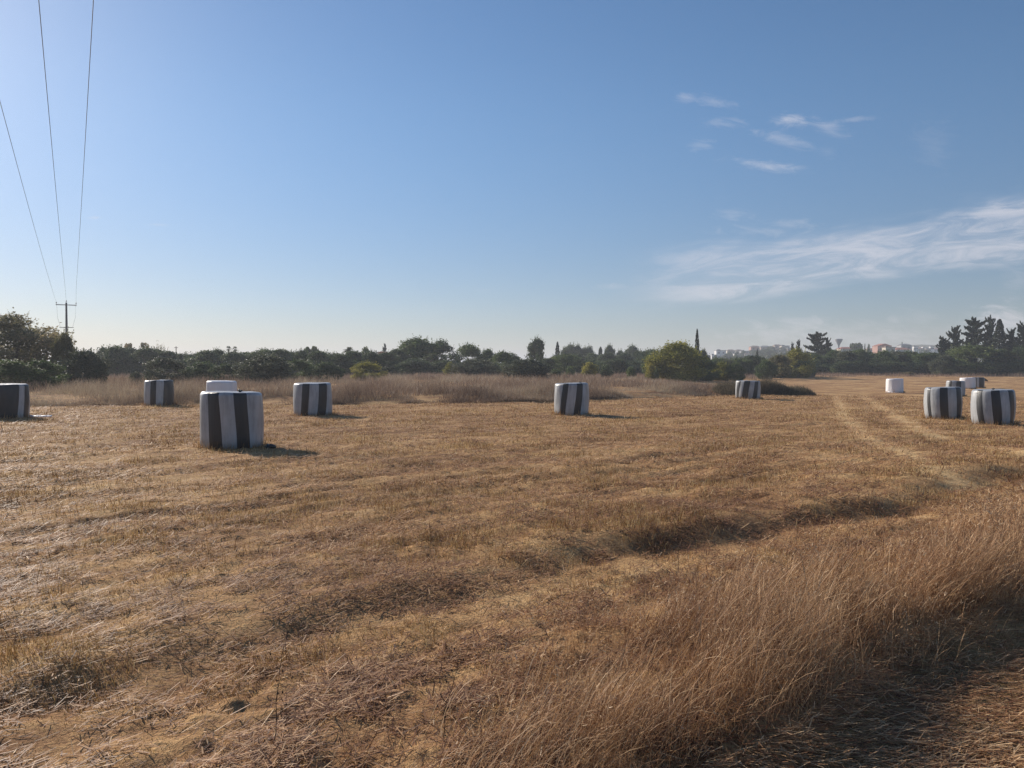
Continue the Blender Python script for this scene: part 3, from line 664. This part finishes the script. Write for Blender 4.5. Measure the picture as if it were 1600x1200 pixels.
# left end
plant('big', 22, 185, 492, 60, L_brown, 'tall broad leafy tree with browning top at the left edge beside the power pole', name='broadleaf_tree')
plant('wild', 99, 44, 519, 58, L_brown, 'small leafy tree directly in front of the power pole foot', name='broadleaf_tree', trunk=True)
plant('bushy', 10, 124, 563, 47, L_mid, 'green rounded bush under the tall tree at the far left edge')
plant('bushy', 62, 98, 564, 49, L_mid, 'green rounded bush under the tall tree, next to the thorny brownish bush')
plant('bushy', 132, 86, 547, 56, L_olive, 'brownish olive bush right of the power pole', trunk=False, name='shrub', cat='bush')
plant('small', 118, 26, 545, 70, L_olive, 'small grey bush top showing just right of the power pole')
plant('small', 213, 24, 581, 62, L_olive, 'small pale bush alone in the gap of the grass bank left of the striped bale')
plant('bushy', 256, 86, 560, 64, L_olive, 'broad olive green bush behind the striped bale with the dark right side')
plant('bushy', 318, 78, 566, 70, L_mid, 'low dark bush above the half hidden white bale, left one')
plant('bushy', 352, 65, 569, 68, L_dark, 'low dark bush directly behind the half hidden white bale')
plant('bushy', 412, 109, 554, 66, L_olive, 'large dark olive bush left of the black banded bale')
plant('bushy', 466, 70, 563, 72, L_mid, 'dark bush directly above the black banded bale')
plant('bushy', 508, 65, 566, 74, L_dark, 'dark low bush just left of the bright yellow green bush')
plant('bushy', 573, 66, 566, 78, L_yel, 'low bright yellow green bush in the middle of the dark left hedge', trunk=False, name='shrub', cat='bush')
# orchard
orch = 'dark rounded tree in the low even grove behind the left grass bank'; og = 'grove trees behind the left grass bank'
for k, (px, py) in enumerate([(150, 553), (170, 546), (184, 543), (205, 545), (225, 544), (242, 549), (262, 551), (283, 553), (303, 552), (322, 551), (341, 549), (362, 551), (384, 551), (404, 550), (420, 548), (438, 547), (455, 550), (474, 551), (495, 551), (515, 551), (535, 553), (556, 552), (578, 552), (604, 552)]):
    plant('wild' if k % 3 == 1 else 'bushy' if k % 3 else 'dome', px + (k * 5) % 7 - 3, 56 + (k * 7) % 17, py - (k * 3) % 4, 98 + (k * 5) % 9, L_dark, ORD[k] + ' tree from the power pole in the low grove behind the grass bank', group=og, trunk=True, name='grove_tree')
plant('sparse', 202, 24, 535, 118, L_brown, 'thin flat topped tree above the grove, left of the bare feathery tree', name='sparse_tree')
plant('sparse', 226, 20, 534, 118, L_brown, 'thin flat topped tree touching the bare feathery tree on its left', name='sparse_tree')
plant('feather', 250, 48, 529, 112, L_brown, 'almost bare feathery tree rising above the left grove', name='bare_tree')
plant('flat', 480, 17, 541, 135, L_mid, 'left one of two small flat topped trees joined above the grove', name='flat_topped_tree')
plant('flat', 492, 18, 540, 135, L_mid, 'right one of two small flat topped trees joined above the grove', name='flat_topped_tree')
plant('small', 571, 28, 543, 128, L_mid, 'round tree top between the date palm and the small gabled house', name='round_tree', trunk=True)
plant('con', 601, 15, 538, 190, L_con, 'small ragged conifer directly behind the gabled house', name='conifer')
plant('cyp', 588, 3.5, 547, 165, L_con, 'tiny cypress left of the gabled house', name='cypress')
# centre left: broad leafy trees
plant('wild', 655, 112, 530, 118, L_mid, 'broad leafy tree, highest in the centre left hedge', name='broadleaf_tree')
plant('dome', 620, 52, 546, 114, L_dark, 'dark tree filling the left flank of the broad leafy tree', name='hedge_tree', trunk=True)
plant('wild', 690, 60, 533, 124, L_dark, 'dark leafy tree on the right shoulder of the broad leafy tree', name='broadleaf_tree')
plant('bushy', 733, 66, 539, 120, L_mid, 'rounded green tree between the two taller tree groups in the centre', name='broadleaf_tree', trunk=True)
plant('bushy', 763, 44, 546, 122, L_mid, 'small rounded tree at the right end of the centre left hedge', name='hedge_tree', trunk=True)
plant('small', 703, 24, 566, 100, L_yel, 'slender pale green bush against the dark centre hedge')
plant('bushy', 745, 96, 561, 98, L_olive, 'broad olive bush in front of the centre hedge, right of the slender pale one')
plant('bushy', 785, 56, 550, 108, L_mid, 'yellowish green bush below the sparse gap in the centre hedge', trunk=False, name='shrub', cat='bush')
plant('dome', 650, 70, 560, 108, L_dark, 'dark wide bush at the foot of the broad leafy tree, left', cat='bush')
plant('dome', 690, 50, 562, 106, L_dark, 'dark wide bush at the foot of the broad leafy tree, right', cat='bush')
plant('bushy', 822, 96, 561, 86, L_olive, 'wide dark olive bush reaching lowest into the grass, centre', cat='bush')
plant('dome', 800, 40, 552, 112, L_dark, 'dark bush left of the tall dark centre tree')
plant('wild', 839, 48, 530, 134, L_dark, 'tall dark tree in the centre, left of the small pointed cypress', name='broadleaf_tree')
plant('dome', 856, 46, 560, 116, L_dark, 'dark bush directly under the tall dark centre tree')
plant('cyp', 871, 8.5, 534, 150, L_con, 'small pointed cypress in the centre of the skyline', name='cypress')
for px, w_, py, lab in [(890, 26, 538, 'hazy pine just right of the small pointed cypress'), (903, 18, 540, 'second hazy pine right of the small pointed cypress'), (917, 22, 541, 'third hazy pine right of the small pointed cypress'), (953, 18, 540, 'hazy pine standing a little higher in the low centre right skyline'), (970, 16, 547, 'low hazy pine between two higher ones in the centre right skyline'), (988, 26, 541, 'rounded hazy pine left of the big yellow green bush')]:
    plant('wild', px, w_ * 1.5, py, 200, L_dark, lab, name='pine_tree', trunk=True)
plant('flat', 938, 9, 541, 200, L_dark, 'tiny mushroom shaped tree on the centre right skyline', name='flat_topped_tree')
for k, (px, py) in enumerate([(872, 556), (900, 553), (925, 552), (950, 552), (975, 552), (1000, 549), (1016, 546)]):
    plant('bushy', px, 52, py, 150 + (k % 3) * 5, L_dark, ORD[k] + ' dark hedge tree to the right of the tall dark centre tree', group='hedge trees right of centre', name='hedge_tree', trunk=True)
plant('bushy', 884, 81, 554, 122, L_mid, 'green bush filling the hedge under the small pointed cypress')
plant('dome', 918, 46, 562, 124, L_dark, 'dark bush behind the yellowish green shrub right of centre')
plant('dome', 962, 76, 561, 122, L_dark, 'long low dark bush left of the big yellow green bush')
plant('small', 891, 20, 573, 97, L_mid, 'smallest green shrub at the grass edge above the centre bale')
plant('small', 868, 34, 577, 95, L_mid, 'low green shrub at the grass edge left of the centre bale')
plant('small', 921, 32, 566, 100, L_yel, 'yellowish green shrub above the right side of the centre bale')
plant('small', 948, 24, 571, 98, L_dark, 'dark little shrub between two lighter ones on the grass edge')
plant('small', 986, 21, 573, 96, L_mid, 'round green shrub alone on the grass edge left of the big yellow green bush')
plant('bushy', 1070, 84, 541, 101, L_yel, 'yellow green bush filling the back of the big yellow green one', name='shrub', trunk=False, cat='bush')
plant('bushy', 1060, 108, 535, 96, L_yel, 'big yellow green bush beside the tall cypress', name='shrub', trunk=False, cat='bush')
plant('bushy', 1024, 47, 548, 112, L_mid, 'green tree hugging the left side of the big yellow green bush', name='hedge_tree', trunk=True)
plant('small', 1017, 22, 568, 94, L_yel, 'small yellow bush at the left foot of the big yellow green bush')
plant('small', 1026, 12, 576, 93, L_dark, 'tiny dark bush at the foot of the big yellow green bush')
plant('cyp', 1089, 8, 514, 118, L_con, 'tall narrow cypress standing alone against the sky', name='cypress')
for px, w_, py, dd, m, lab in [(1106, 34, 567, 100, L_mid, 'low green bush right under the tall narrow cypress'), (1098, 20, 549, 150, L_dark, 'dark tree top just right of the tall narrow cypress'),
    (1128, 30, 569, 103, L_yel, 'low yellowish bush left of the leaning bale'), (1150, 28, 570, 102, L_mid, 'low green bush directly behind the leaning bale'), (1176, 56, 559, 135, L_dark, 'dark green bush below the white hillside houses'), (1125, 50, 562, 138, L_mid, 'wide bush below the leftmost hillside houses'),
    (1150, 36, 563, 140, L_dark, 'narrow dark bush in front of the hillside houses'), (1196, 30, 566, 112, L_mid, 'green bush above the dark dry scrub'), (1218, 40, 558, 118, L_brown, 'brownish bush at the left side of the golden bush')]:
    plant('bushy', px, w_ * 1.35, py - 3, dd, m, lab)
plant('cyp', 1183, 5, 546, 170, L_con, 'tiny dark cypress in front of the hillside houses', name='cypress')
plant('bushy', 1244, 64, 546, 120, L_yel, 'golden yellow green bush left of the isolated dark conifer', name='shrub', trunk=False, cat='bush')
plant('con', 1277, 58, 519, 175, L_con, 'isolated broad dark conifer right of the hillside houses', name='conifer')
plant('con', 1293, 26, 529, 178, L_con, 'slighter conifer leaning out behind the isolated dark conifer', name='conifer')
plant('con', 1247, 13, 531, 190, L_con, 'small tufted conifer left of the isolated dark conifer', name='conifer')
plant('con', 1238, 10, 535, 190, L_con, 'smallest tufted conifer next to the last hillside house', name='conifer')
for k, (px, py, m) in enumerate([(1268, 553, L_mid), (1284, 556, L_dark), (1303, 547, L_mid), (1322, 548, L_olive), (1343, 546, L_mid), (1362, 550, L_dark), (1382, 548, L_mid), (1402, 548, L_olive), (1421, 548, L_mid), (1440, 551, L_mid), (1458, 552, L_dark), (1478, 556, L_mid)]):
    plant('wild' if k % 2 else 'bushy', px, 52, py, 146 + (k % 3) * 3, m, ORD[k] + ' leafy tree right of the golden bush in the dark hedge below the roofs', group='hedge trees on the right', name='hedge_tree', trunk=True)
for k, (px, py) in enumerate([(1262, 567), (1290, 571), (1318, 565), (1340, 566), (1362, 567), (1390, 565), (1412, 568), (1436, 566), (1452, 567)]):
    plant('dome', px, 46, py - 2, 142, L_dark, ORD[k] + ' low dark bush right of the golden bush at the right hedge foot', group='low bushes at the foot of the right hedge')
plant('small', 1307, 26, 570, 138, L_dark, 'rounded very dark bush at the field edge under the water tower')
plant('small', 1421, 26, 581, 132, L_brown, 'low brownish weed clump at the hedge foot between the white bale and the striped ones')
# right end conifers
for px, w_, py, dd, lab in [(1473, 28, 526, 150, 'lowest and leftmost of the dark conifers at the right'), (1490, 26, 511, 152, 'ragged dark conifer second from the left in the right hand group'), (1523, 50, 497, 150, 'broadest dark conifer of the right hand group'),
    (1546, 22, 494, 156, 'slender conifer just right of the broadest one'), (1579, 26, 514, 150, 'squat conifer right of the dense column shaped one'), (1600, 34, 504, 148, 'dark conifer cut off by the right edge'), (1630, 60, 492, 150, 'conifer standing just past the right edge, its branches reaching in')]:
    plant('con', px, w_ * 1.35, py, dd, L_con, lab, name='conifer')
plant('cyp', 1561, 20, 499, 151, L_con, 'dense column shaped conifer in the right hand group', name='cypress')
plant('bushy', 1519, 114, 540, 138, L_mid, 'broad green tree in front of the dark conifers', name='broadleaf_tree', trunk=True)
plant('bushy', 1478, 55, 555, 136, L_olive, 'olive green bush left of the broad green tree before the conifers')
plant('dome', 1562, 56, 546, 138, L_dark, 'dark tree right of the broad green tree before the conifers', name='hedge_tree', trunk=True)
plant('wild', 1594, 60, 543, 136, L_dark, 'dark tree at the right edge below the conifers', name='hedge_tree', trunk=True)
plant('dome', 1500, 50, 566, 134, L_dark, 'black green bush at the foot of the broad green tree')
plant('dome', 1545, 56, 565, 134, L_dark, 'black green bush under the column shaped conifer')
plant('dome', 1590, 60, 563, 134, L_dark, 'black green bush at the right edge of the field')
for k, px in enumerate(range(865, 1010, 18)):
    plant('bushy', px, 48, 564 + (k * 5) % 5, 132, L_dark, ORD[k] + ' low dark bush left of the big yellow green bush, counted from the centre', group='low bushes closing the hedge right of centre')
for k, px in enumerate(range(1092, 1262, 15)):
    plant('bushy', px, 44, 562 + (k * 7) % 7, 126, L_mid if k % 3 else L_olive, ORD[k] + ' low green bush right of the tall cypress in the loose row before the houses', group='low bushes in front of the hillside houses')
for k, px in enumerate(range(612, 780, 20)):
    plant('dome', px, 36, 563 + (k * 5) % 6, 112, L_dark, ORD[k] + ' low dark bush from the left at the foot of the broad leafy centre trees', group='low bushes closing the centre left hedge')
# dry bush by the leaning bale
def scrub(px, w, py, d, n, label):
    x0, y0 = at(px, d); z0 = float(terrain(x0, y0)); wd = w / F * d / 2; h = top_h(py, d, z0)
    a = rng.uniform(0, 6.28, n); q = np.sqrt(rng.random(n)); xx = wd * q * np.cos(a); yy = 1.6 * q * np.sin(a)
    env = np.clip(1 - q ** 2, .12, 1) ** .6 * (.5 + .9 * fbm((x0 + xx) * 1.3, (y0 + yy) * 1.3)); zz = rng.random(n) ** 1.3 * .55 * h * env
    P = np.stack([xx, yy, terrain(x0 + xx, y0 + yy) - z0 + zz], -1)
    A = ribbons(P, rng.uniform(0, 6.28, n), rng.uniform(0, .9, n), rng.uniform(.1, 1.6, n), h * env * rng.uniform(.25, .55, n), .016 * rng.uniform(.5, 1.5, n), 2, np.clip(rng.normal(.45, .25, n), 0, 1), .3)
    return tag(link('dry_bush', new_mesh('dry_bush', A[0], A[1], [L_dry], attrs={'tone': A[2]}), None, (x0, y0, z0)), label, 'bush')
scrub(1194, 96, 586, 55, 15000, 'wide dark dry twiggy scrub bush right behind the leaning bale')
scrub(1238, 70, 597, 55, 8000, 'low dry scrub trailing off right of the twiggy bush')
scrub(1142, 56, 590, 53, 7000, 'thin dry scrub left of the leaning bale')

# hill trees and skyline
hill = 'small dark tree scattered among the distant hillside houses'; hg = 'trees among the hillside houses'
rh = random.Random(5)
for k in range(80):
    px = rh.choice([rh.uniform(1095, 1250), rh.uniform(1095, 1250), rh.uniform(1300, 1480)]); dd = rh.uniform(400, 640); x_, y_ = at(px, dd); z_ = float(terrain(x_, y_))
    plant('small' if k % 2 else 'wild', px, rh.uniform(9, 22), 0, dd, L_mid if k % 3 else L_dark, hill, group=hg, name='hillside_tree', trunk=True, hscale=rh.uniform(2.2, 4.2))
plant('flat', 1338, 28, 535, 330, L_dark, 'broad umbrella shaped pine between the water tower and the pink house', name='umbrella_pine')
plant('cyp', 1351, 3, 537, 330, L_con, 'tiny cypress right of the umbrella shaped pine', name='cypress')
plant('small', 1357, 8, 538, 330, L_dark, 'small round tree right of the tiny cypress by the pink house', name='round_tree', trunk=True)
plant('cyp', 1409, 3, 534, 480, L_con, 'tiny cypress rising behind the long white house', name='cypress')

# palms
def palm(px, py, d, wpx, label, kind):
    x_, y_ = at(px, d); z_ = float(terrain(x_, y_)); h = top_h(py, d, z_); rad_ = wpx / F * d / 2
    root = bpy.data.objects.new('palm_tree', None); C.objects.link(root); root.location = (x_, y_, z_)
    hc = h - rad_ * (1.0 if kind == 'fan' else .75)
    mb = MB(); mb.tube([(0, 0, -.1), (.05, 0, hc * .5), (0, 0, hc)], [.24, .19, .17], 8); mb.build('trunk', bark, root)
    V3, F3, tn = [], [], []; r0 = random.Random(int(px))
    nf = 46 if kind == 'fan' else 40
    for k in range(nf):
        a = r0.uniform(0, 6.28); e = r0.uniform(-.9, 1.4) if kind == 'fan' else r0.uniform(-.2, 1.3)
        L_ = rad_ * r0.uniform(.85, 1.05); p = Vector((0, 0, hc)); dvec = Vector((math.cos(a) * math.cos(e), math.sin(a) * math.cos(e), math.sin(e)))
        side = Vector((-math.sin(a), math.cos(a), 0)); seg = 6; pts = []
        for q in range(seg + 1):
            t_ = q / seg; pp = p + dvec * L_ * t_; pp.z -= L_ * (.55 if kind != 'fan' else .12) * t_ * t_; pts.append(pp)
        if kind == 'fan':
            c = pts[3]
            for q in range(9):
                b_ = (q - 4) / 4 * 1.1; tip = c + (dvec * math.cos(b_) + side * math.sin(b_)) * L_ * .5; i0 = len(V3)
                V3 += [c, c + side * .05 + (tip - c) * .6, tip, c - side * .05 + (tip - c) * .6]; F3.append((i0, i0 + 1, i0 + 2, i0 + 3)); tn += [r0.random()] * 4
        else:
            for q in range(1, seg):
                wd = L_ * .16 * math.sin(math.pi * (q / seg) ** .7)
                for sgn in (-1, 1):
                    i0 = len(V3); a0, a1 = pts[q - 1], pts[q + 1]; dn = Vector((0, 0, -wd * .35))
                    V3 += [a0, a0 + side * sgn * wd + dn + (a1 - a0) * .5, a1]; F3.append((i0, i0 + 1, i0 + 2)); tn += [r0.random()] * 3
    me = new_mesh('fronds', [tuple(v) for v in V3], F3, [L_dark], attrs={'tone': tn}); link('fronds', me, root)
    return tag(root, label, 'palm')
palm(357.5, 540, 165, 10, 'left one of the twin fan palms above the grove', 'fan')
palm(367.5, 540.5, 167, 10, 'right one of the twin fan palms above the grove', 'fan')
palm(545.5, 537, 124, 27, 'date palm with arching fronds above the left hedge', 'date')

# ------------------------------------------------------------------ power pole and wires
def wire_x(a, Y): return a - .559 * Y
POLE_Y = 110.0; px_ = wire_x(-.68, POLE_Y); pz = float(terrain(px_, POLE_Y))
pole = bpy.data.objects.new('power_pole', None); C.objects.link(pole); pole.location = (px_, POLE_Y, pz)
tag(pole, 'timber power pole with crossarms standing behind the left trees', 'power pole')
PH = CAM_Z + (HOR - 473) / F * POLE_Y - pz; armrot = math.atan2(.559, 1)
mb = MB(); mb.tube([(0, 0, -.2), (0, 0, PH * .5), (0, 0, PH)], [.19, .16, .12], 10); mb.build('shaft', pole_m, pole, True)
def arm(z_, L_, th_, name='crossarm', off=0.0):
    mb = MB(); mb.box((off * math.cos(armrot), off * math.sin(armrot), z_), (L_, .11, th_), rz=armrot); return mb.build(name, steel, pole)
arm(PH - .32, 2.55, .11); arm(PH - 3.45, 1.75, .08); arm(PH - 4.15, .7, .07, 'bracket', .4)
def insul(s, z_):
    mb = MB(); mb.lathe([(.015, -.02), (.015, .12), (.05, .13), (.075, .17), (.05, .2), (.07, .24), (.045, .27), (.055, .3), (.02, .34), (.004, .35)], (s * math.cos(armrot), s * math.sin(armrot), z_), 10)
    mb.build('insulator', porc, pole, True)
insul(-1.2, PH - .27); insul(1.2, PH - .27); insul(0, PH)
for s in (-1.15, 1.15):
    mb = MB(); mb.tube([(s * math.cos(armrot), s * math.sin(armrot), PH - .3), (s * .95 * math.cos(armrot), s * .95 * math.sin(armrot), PH - 2), (s * .65 * math.cos(armrot), s * .65 * math.sin(armrot), PH - 3.4)], .012, 5); mb.build('jumper_wire', cable, pole)
ztop = pz + PH
for a_, lab, s, zt in ((-2.03, 'leftmost of the three overhead wires', -1.2, .05), (-.62, 'middle one of the three overhead wires', 0, .3), (.55, 'rightmost of the three overhead wires', 1.2, .05)):
    ex = px_ + s * math.cos(armrot); ey = POLE_Y + s * math.sin(armrot); pts = []
    for k in range(90):
        t_ = k / 89; Y = ey + (-60 - ey) * t_; zz = 9.5 + (ztop + zt - 9.5) * ((Y - 25) / 85) ** 2
        xw = wire_x(a_, Y); xw = xw + (ex - wire_x(a_, ey)) * max(0, 1 - t_ * 6)
        pts.append((xw, Y, zz))
    mb = MB(); mb.tube(pts, .0085, 6); tag(mb.build('overhead_wire', cable, None, True), lab, 'wire', 'overhead wires to the power pole')
x_, y_ = at(275.5, 150); z_ = float(terrain(x_, y_)); mb = MB(); h_ = top_h(541, 150, z_); mb.tube([(0, 0, 0), (0, 0, h_)], [.11, .08], 7); mb.box((0, 0, h_ - .25), (.7, .06, .08))
o = mb.build('utility_post', pole_m); o.location = (x_, y_, z_); tag(o, 'thin distant utility post above the grove right of the bare tree', 'post')

# ------------------------------------------------------------------ houses
wall_w = simple('white_render', (.72, .70, .67), .8, .08, .3); wall_c = simple('cream_render', (.55, .48, .38), .8, .1, .3); wall_t = simple('tan_render', (.38, .30, .24), .8, .15, .3)
wall_p = simple('pink_render', (.42, .23, .18), .8, .12, .3); wall_g = simple('grey_render', (.36, .36, .36), .8, .1, .3)
roof_r = simple('red_clay_tiles', (.34, .12, .08), .85, .2, 1.5); roof_b = simple('brown_tiles', (.20, .14, .11), .85, .2, 1.5); roof_g = simple('grey_roof', (.16, .17, .18), .8, .2, 1)
glass = simple('dark_window_glass', (.05, .06, .07), .15, .2, 1)
def house(px0, px1, py0, py1, d, wm, rm, kind, label, storeys=2, name='house'):
    pc = (px0 + px1) / 2; x_, y_ = at(pc, d); zb = float(terrain(x_, y_ + 5)); wd = (px1 - px0) / F * d; ztop_ = CAM_Z + (HOR - py0) / F * d
    zb = min(zb, CAM_Z + (HOR - py1) / F * d); H_ = ztop_ - zb; dp = min(wd * .8, 11)
    root = bpy.data.objects.new(name, None); C.objects.link(root); root.location = (x_, y_, zb)
    rh_ = {'gable': min(2.2, wd * .16), 'hip': min(2.0, wd * .14), 'flat': .35}[kind]; wh = H_ - rh_
    mb = MB(); mb.box((0, 0, wh / 2), (wd * .94, dp, wh)); mb.box((wd * .2, -dp / 2 - .8, wh * .26), (wd * .4, 1.6, wh * .52)); mb.build('wall', wm, root)
    mb = MB(); e = wd / 2
    if kind == 'flat':
        mb.box((0, 0, wh + .14), (wd, dp + .6, .28)); mb.box((-wd * .15, .5, wh + .28 + .3), (wd * .3, dp * .3, .6))
    elif kind == 'gable':
        mb.add([(-e, -dp / 2 - .4, wh), (e, -dp / 2 - .4, wh), (e, dp / 2 + .4, wh), (-e, dp / 2 + .4, wh), (0, -dp / 2 - .4, wh + rh_), (0, dp / 2 + .4, wh + rh_)], [(0, 1, 4), (2, 3, 5), (1, 2, 5, 4), (3, 0, 4, 5), (0, 3, 2, 1)])
    else:
        mb.add([(-e, -dp / 2 - .4, wh), (e, -dp / 2 - .4, wh), (e, dp / 2 + .4, wh), (-e, dp / 2 + .4, wh), (-e * .45, 0, wh + rh_), (e * .45, 0, wh + rh_)], [(0, 1, 5, 4), (1, 2, 5), (2, 3, 4, 5), (3, 0, 4), (0, 3, 2, 1)])
    mb.build('roof', rm, root)
    nw = max(2, int(wd / 3.2))
    for st in range(storeys):
        for k in range(nw):
            xw = (-.5 + (k + .5) / nw) * wd * .9; zc = wh - (storeys - 1 - st) * 2.9 - 1.6
            if zc < 1 or (zc < wh * .55 and xw > 0): continue
            mb = MB(); mb.box((xw, -dp / 2 - .02, zc), (1.3, .1, 1.3)); mb.build('window', glass, root)
    return tag(root, label, 'house')
house(590, 603, 549, 557, 175, wall_t, roof_r, 'gable', 'small gabled house peeping over the left hedge', 1)
house(1117, 1133, 547, 558, 560, wall_w, roof_g, 'flat', 'white hillside house with a dark flat roof, farthest left of the hill')
house(1111, 1119, 554, 559, 540, wall_w, roof_g, 'flat', 'small low white house at the foot of the left hillside', 1)
house(1134, 1148, 546, 557, 575, wall_c, roof_b, 'hip', 'cream hillside house with brown hipped roof between two white ones')
house(1145, 1158, 552, 558, 545, wall_w, roof_g, 'flat', 'low bright white house in front of the grey hillside house', 1)
house(1156, 1169, 548, 556, 570, wall_g, roof_g, 'flat', 'grey flat roofed hillside house left of the big reddish one')
house(1171, 1186, 540, 550, 625, wall_p, roof_b, 'hip', 'reddish hillside house with a brown roof on the crest')
house(1186, 1203, 540, 552, 620, wall_t, roof_g, 'hip', 'long tan hillside house right of the reddish one on the crest')
house(1200, 1208, 545, 556, 585, wall_w, roof_g, 'flat', 'narrow tall white house below the crest')
house(1191, 1198, 554, 558, 530, wall_w, roof_g, 'flat', 'tiny white house low on the slope under the long tan house', 1)
house(1202, 1216, 556, 560, 500, wall_w, roof_g, 'flat', 'very low long white building above the brownish bush', 1)
house(1208, 1220, 538, 549, 630, wall_t, roof_b, 'hip', 'tan house with brown roof near the right end of the crest')
house(1219, 1232, 540, 549, 615, wall_c, roof_g, 'flat', 'pale flat roofed house at the right end of the crest')
house(1309, 1331, 542, 553, 420, wall_c, roof_r, 'hip', 'house with red hipped roof under the water tower')
house(1366, 1389, 537, 549, 430, wall_p, roof_r, 'gable', 'pink house with red gabled roof above the right hedge')
house(1380, 1396, 542, 550, 410, wall_c, roof_b, 'flat', 'cream flat roofed house in front of the pink house', 1)
house(1394, 1420, 543, 550, 415, wall_w, roof_r, 'hip', 'long low white house right of the pink house', 1)
house(1404, 1421, 537, 546, 470, wall_g, roof_g, 'hip', 'grey roofed house behind the long white house')
for k, (a, b, c, m1, m2, kd, lab) in enumerate([(1426, 1433, 541, wall_w, roof_g, 'flat', 'small white house, first right of the grey roofed one'), (1432, 1440, 543, wall_c, roof_r, 'hip', 'small cream house with red roof in the far right village'), (1440, 1446, 541, wall_w, roof_b, 'hip', 'small white house with brown roof in the far right village'), (1445, 1453, 544, wall_t, roof_g, 'flat', 'small tan flat roofed house in the far right village'), (1452, 1458, 541, wall_w, roof_g, 'flat', 'narrow white house beside the conifers in the far right village'), (1457, 1466, 544, wall_g, roof_r, 'hip', 'small grey house with red roof partly behind the leftmost conifer')]):
    house(a, b, c, c + 8, 640 + 15 * (k % 3), m1, m2, kd, lab)
for k, (a, b, c, e, dd, m1, m2, kd, lab) in enumerate([(1124, 1137, 550, 557, 590, wall_t, roof_b, 'hip', 'tan house with brown roof squeezed between the first white house and the cream one'), (1148, 1160, 546, 552, 620, wall_c, roof_b, 'hip', 'cream house with brown roof high behind the bright white low house'),
    (1162, 1174, 552, 559, 540, wall_w, roof_b, 'hip', 'white house with brown roof below the grey house with the red roof'), (1177, 1190, 549, 556, 585, wall_t, roof_r, 'hip', 'tan house with red roof directly below the reddish house on the crest'), (1194, 1206, 546, 552, 600, wall_c, roof_r, 'hip', 'cream house with red roof just below the long tan house'),
    (1213, 1226, 546, 553, 580, wall_w, roof_b, 'hip', 'white house with brown roof below the right end of the crest'), (1228, 1240, 544, 550, 600, wall_t, roof_g, 'flat', 'tan flat roofed house nearest the tufted conifers on the crest'), (1330, 1346, 545, 551, 440, wall_t, roof_b, 'hip', 'tan house with brown roof under the umbrella shaped pine'), (1352, 1366, 544, 551, 450, wall_c, roof_r, 'hip', 'cream house with red roof just left of the pink house')]):
    house(a, b, c, e, dd, m1, m2, kd, lab)
# water tower
x_, y_ = at(1310, 480); z_ = float(terrain(x_, y_)); h_ = top_h(529.5, 480, z_)
wt_ = bpy.data.objects.new('water_tower', None); C.objects.link(wt_); wt_.location = (x_, y_, z_)
mb = MB(); mb.lathe([(.75, 0), (.55, h_ * .4), (.5, h_ - 4.2)], n=16); mb.build('shaft', wall_g, wt_, True)
mb = MB(); mb.lathe([(.5, h_ - 4.2), (.9, h_ - 3.2), (2.3, h_ - .6), (2.35, h_ - .2), (1.9, h_), (.02, h_ + .1)], n=20); mb.build('tank', wall_g, wt_, True)
tag(wt_, 'grey funnel shaped water tower above the right hedge', 'water tower')

# ------------------------------------------------------------------ air
m = bpy.data.materials.new('air'); m.use_nodes = True; t = m.node_tree; t.nodes.clear()
pv = N(t, 'ShaderNodeVolumePrincipled'); pv.inputs['Density'].default_value = .00065; pv.inputs['Color'].default_value = (.86, .9, .98, 1); pv.inputs['Anisotropy'].default_value = .2
t.links.new(pv.outputs[0], N(t, 'ShaderNodeOutputMaterial').inputs['Volume'])
mb = MB(); z0_, z1_ = float(V[:, 2].min()) - 8, 39.0
mb.box((150, 900, (z0_ + z1_) / 2), (9200, 10600, z1_ - z0_)); o = mb.build('haze', m); tag(o, kind='stuff')
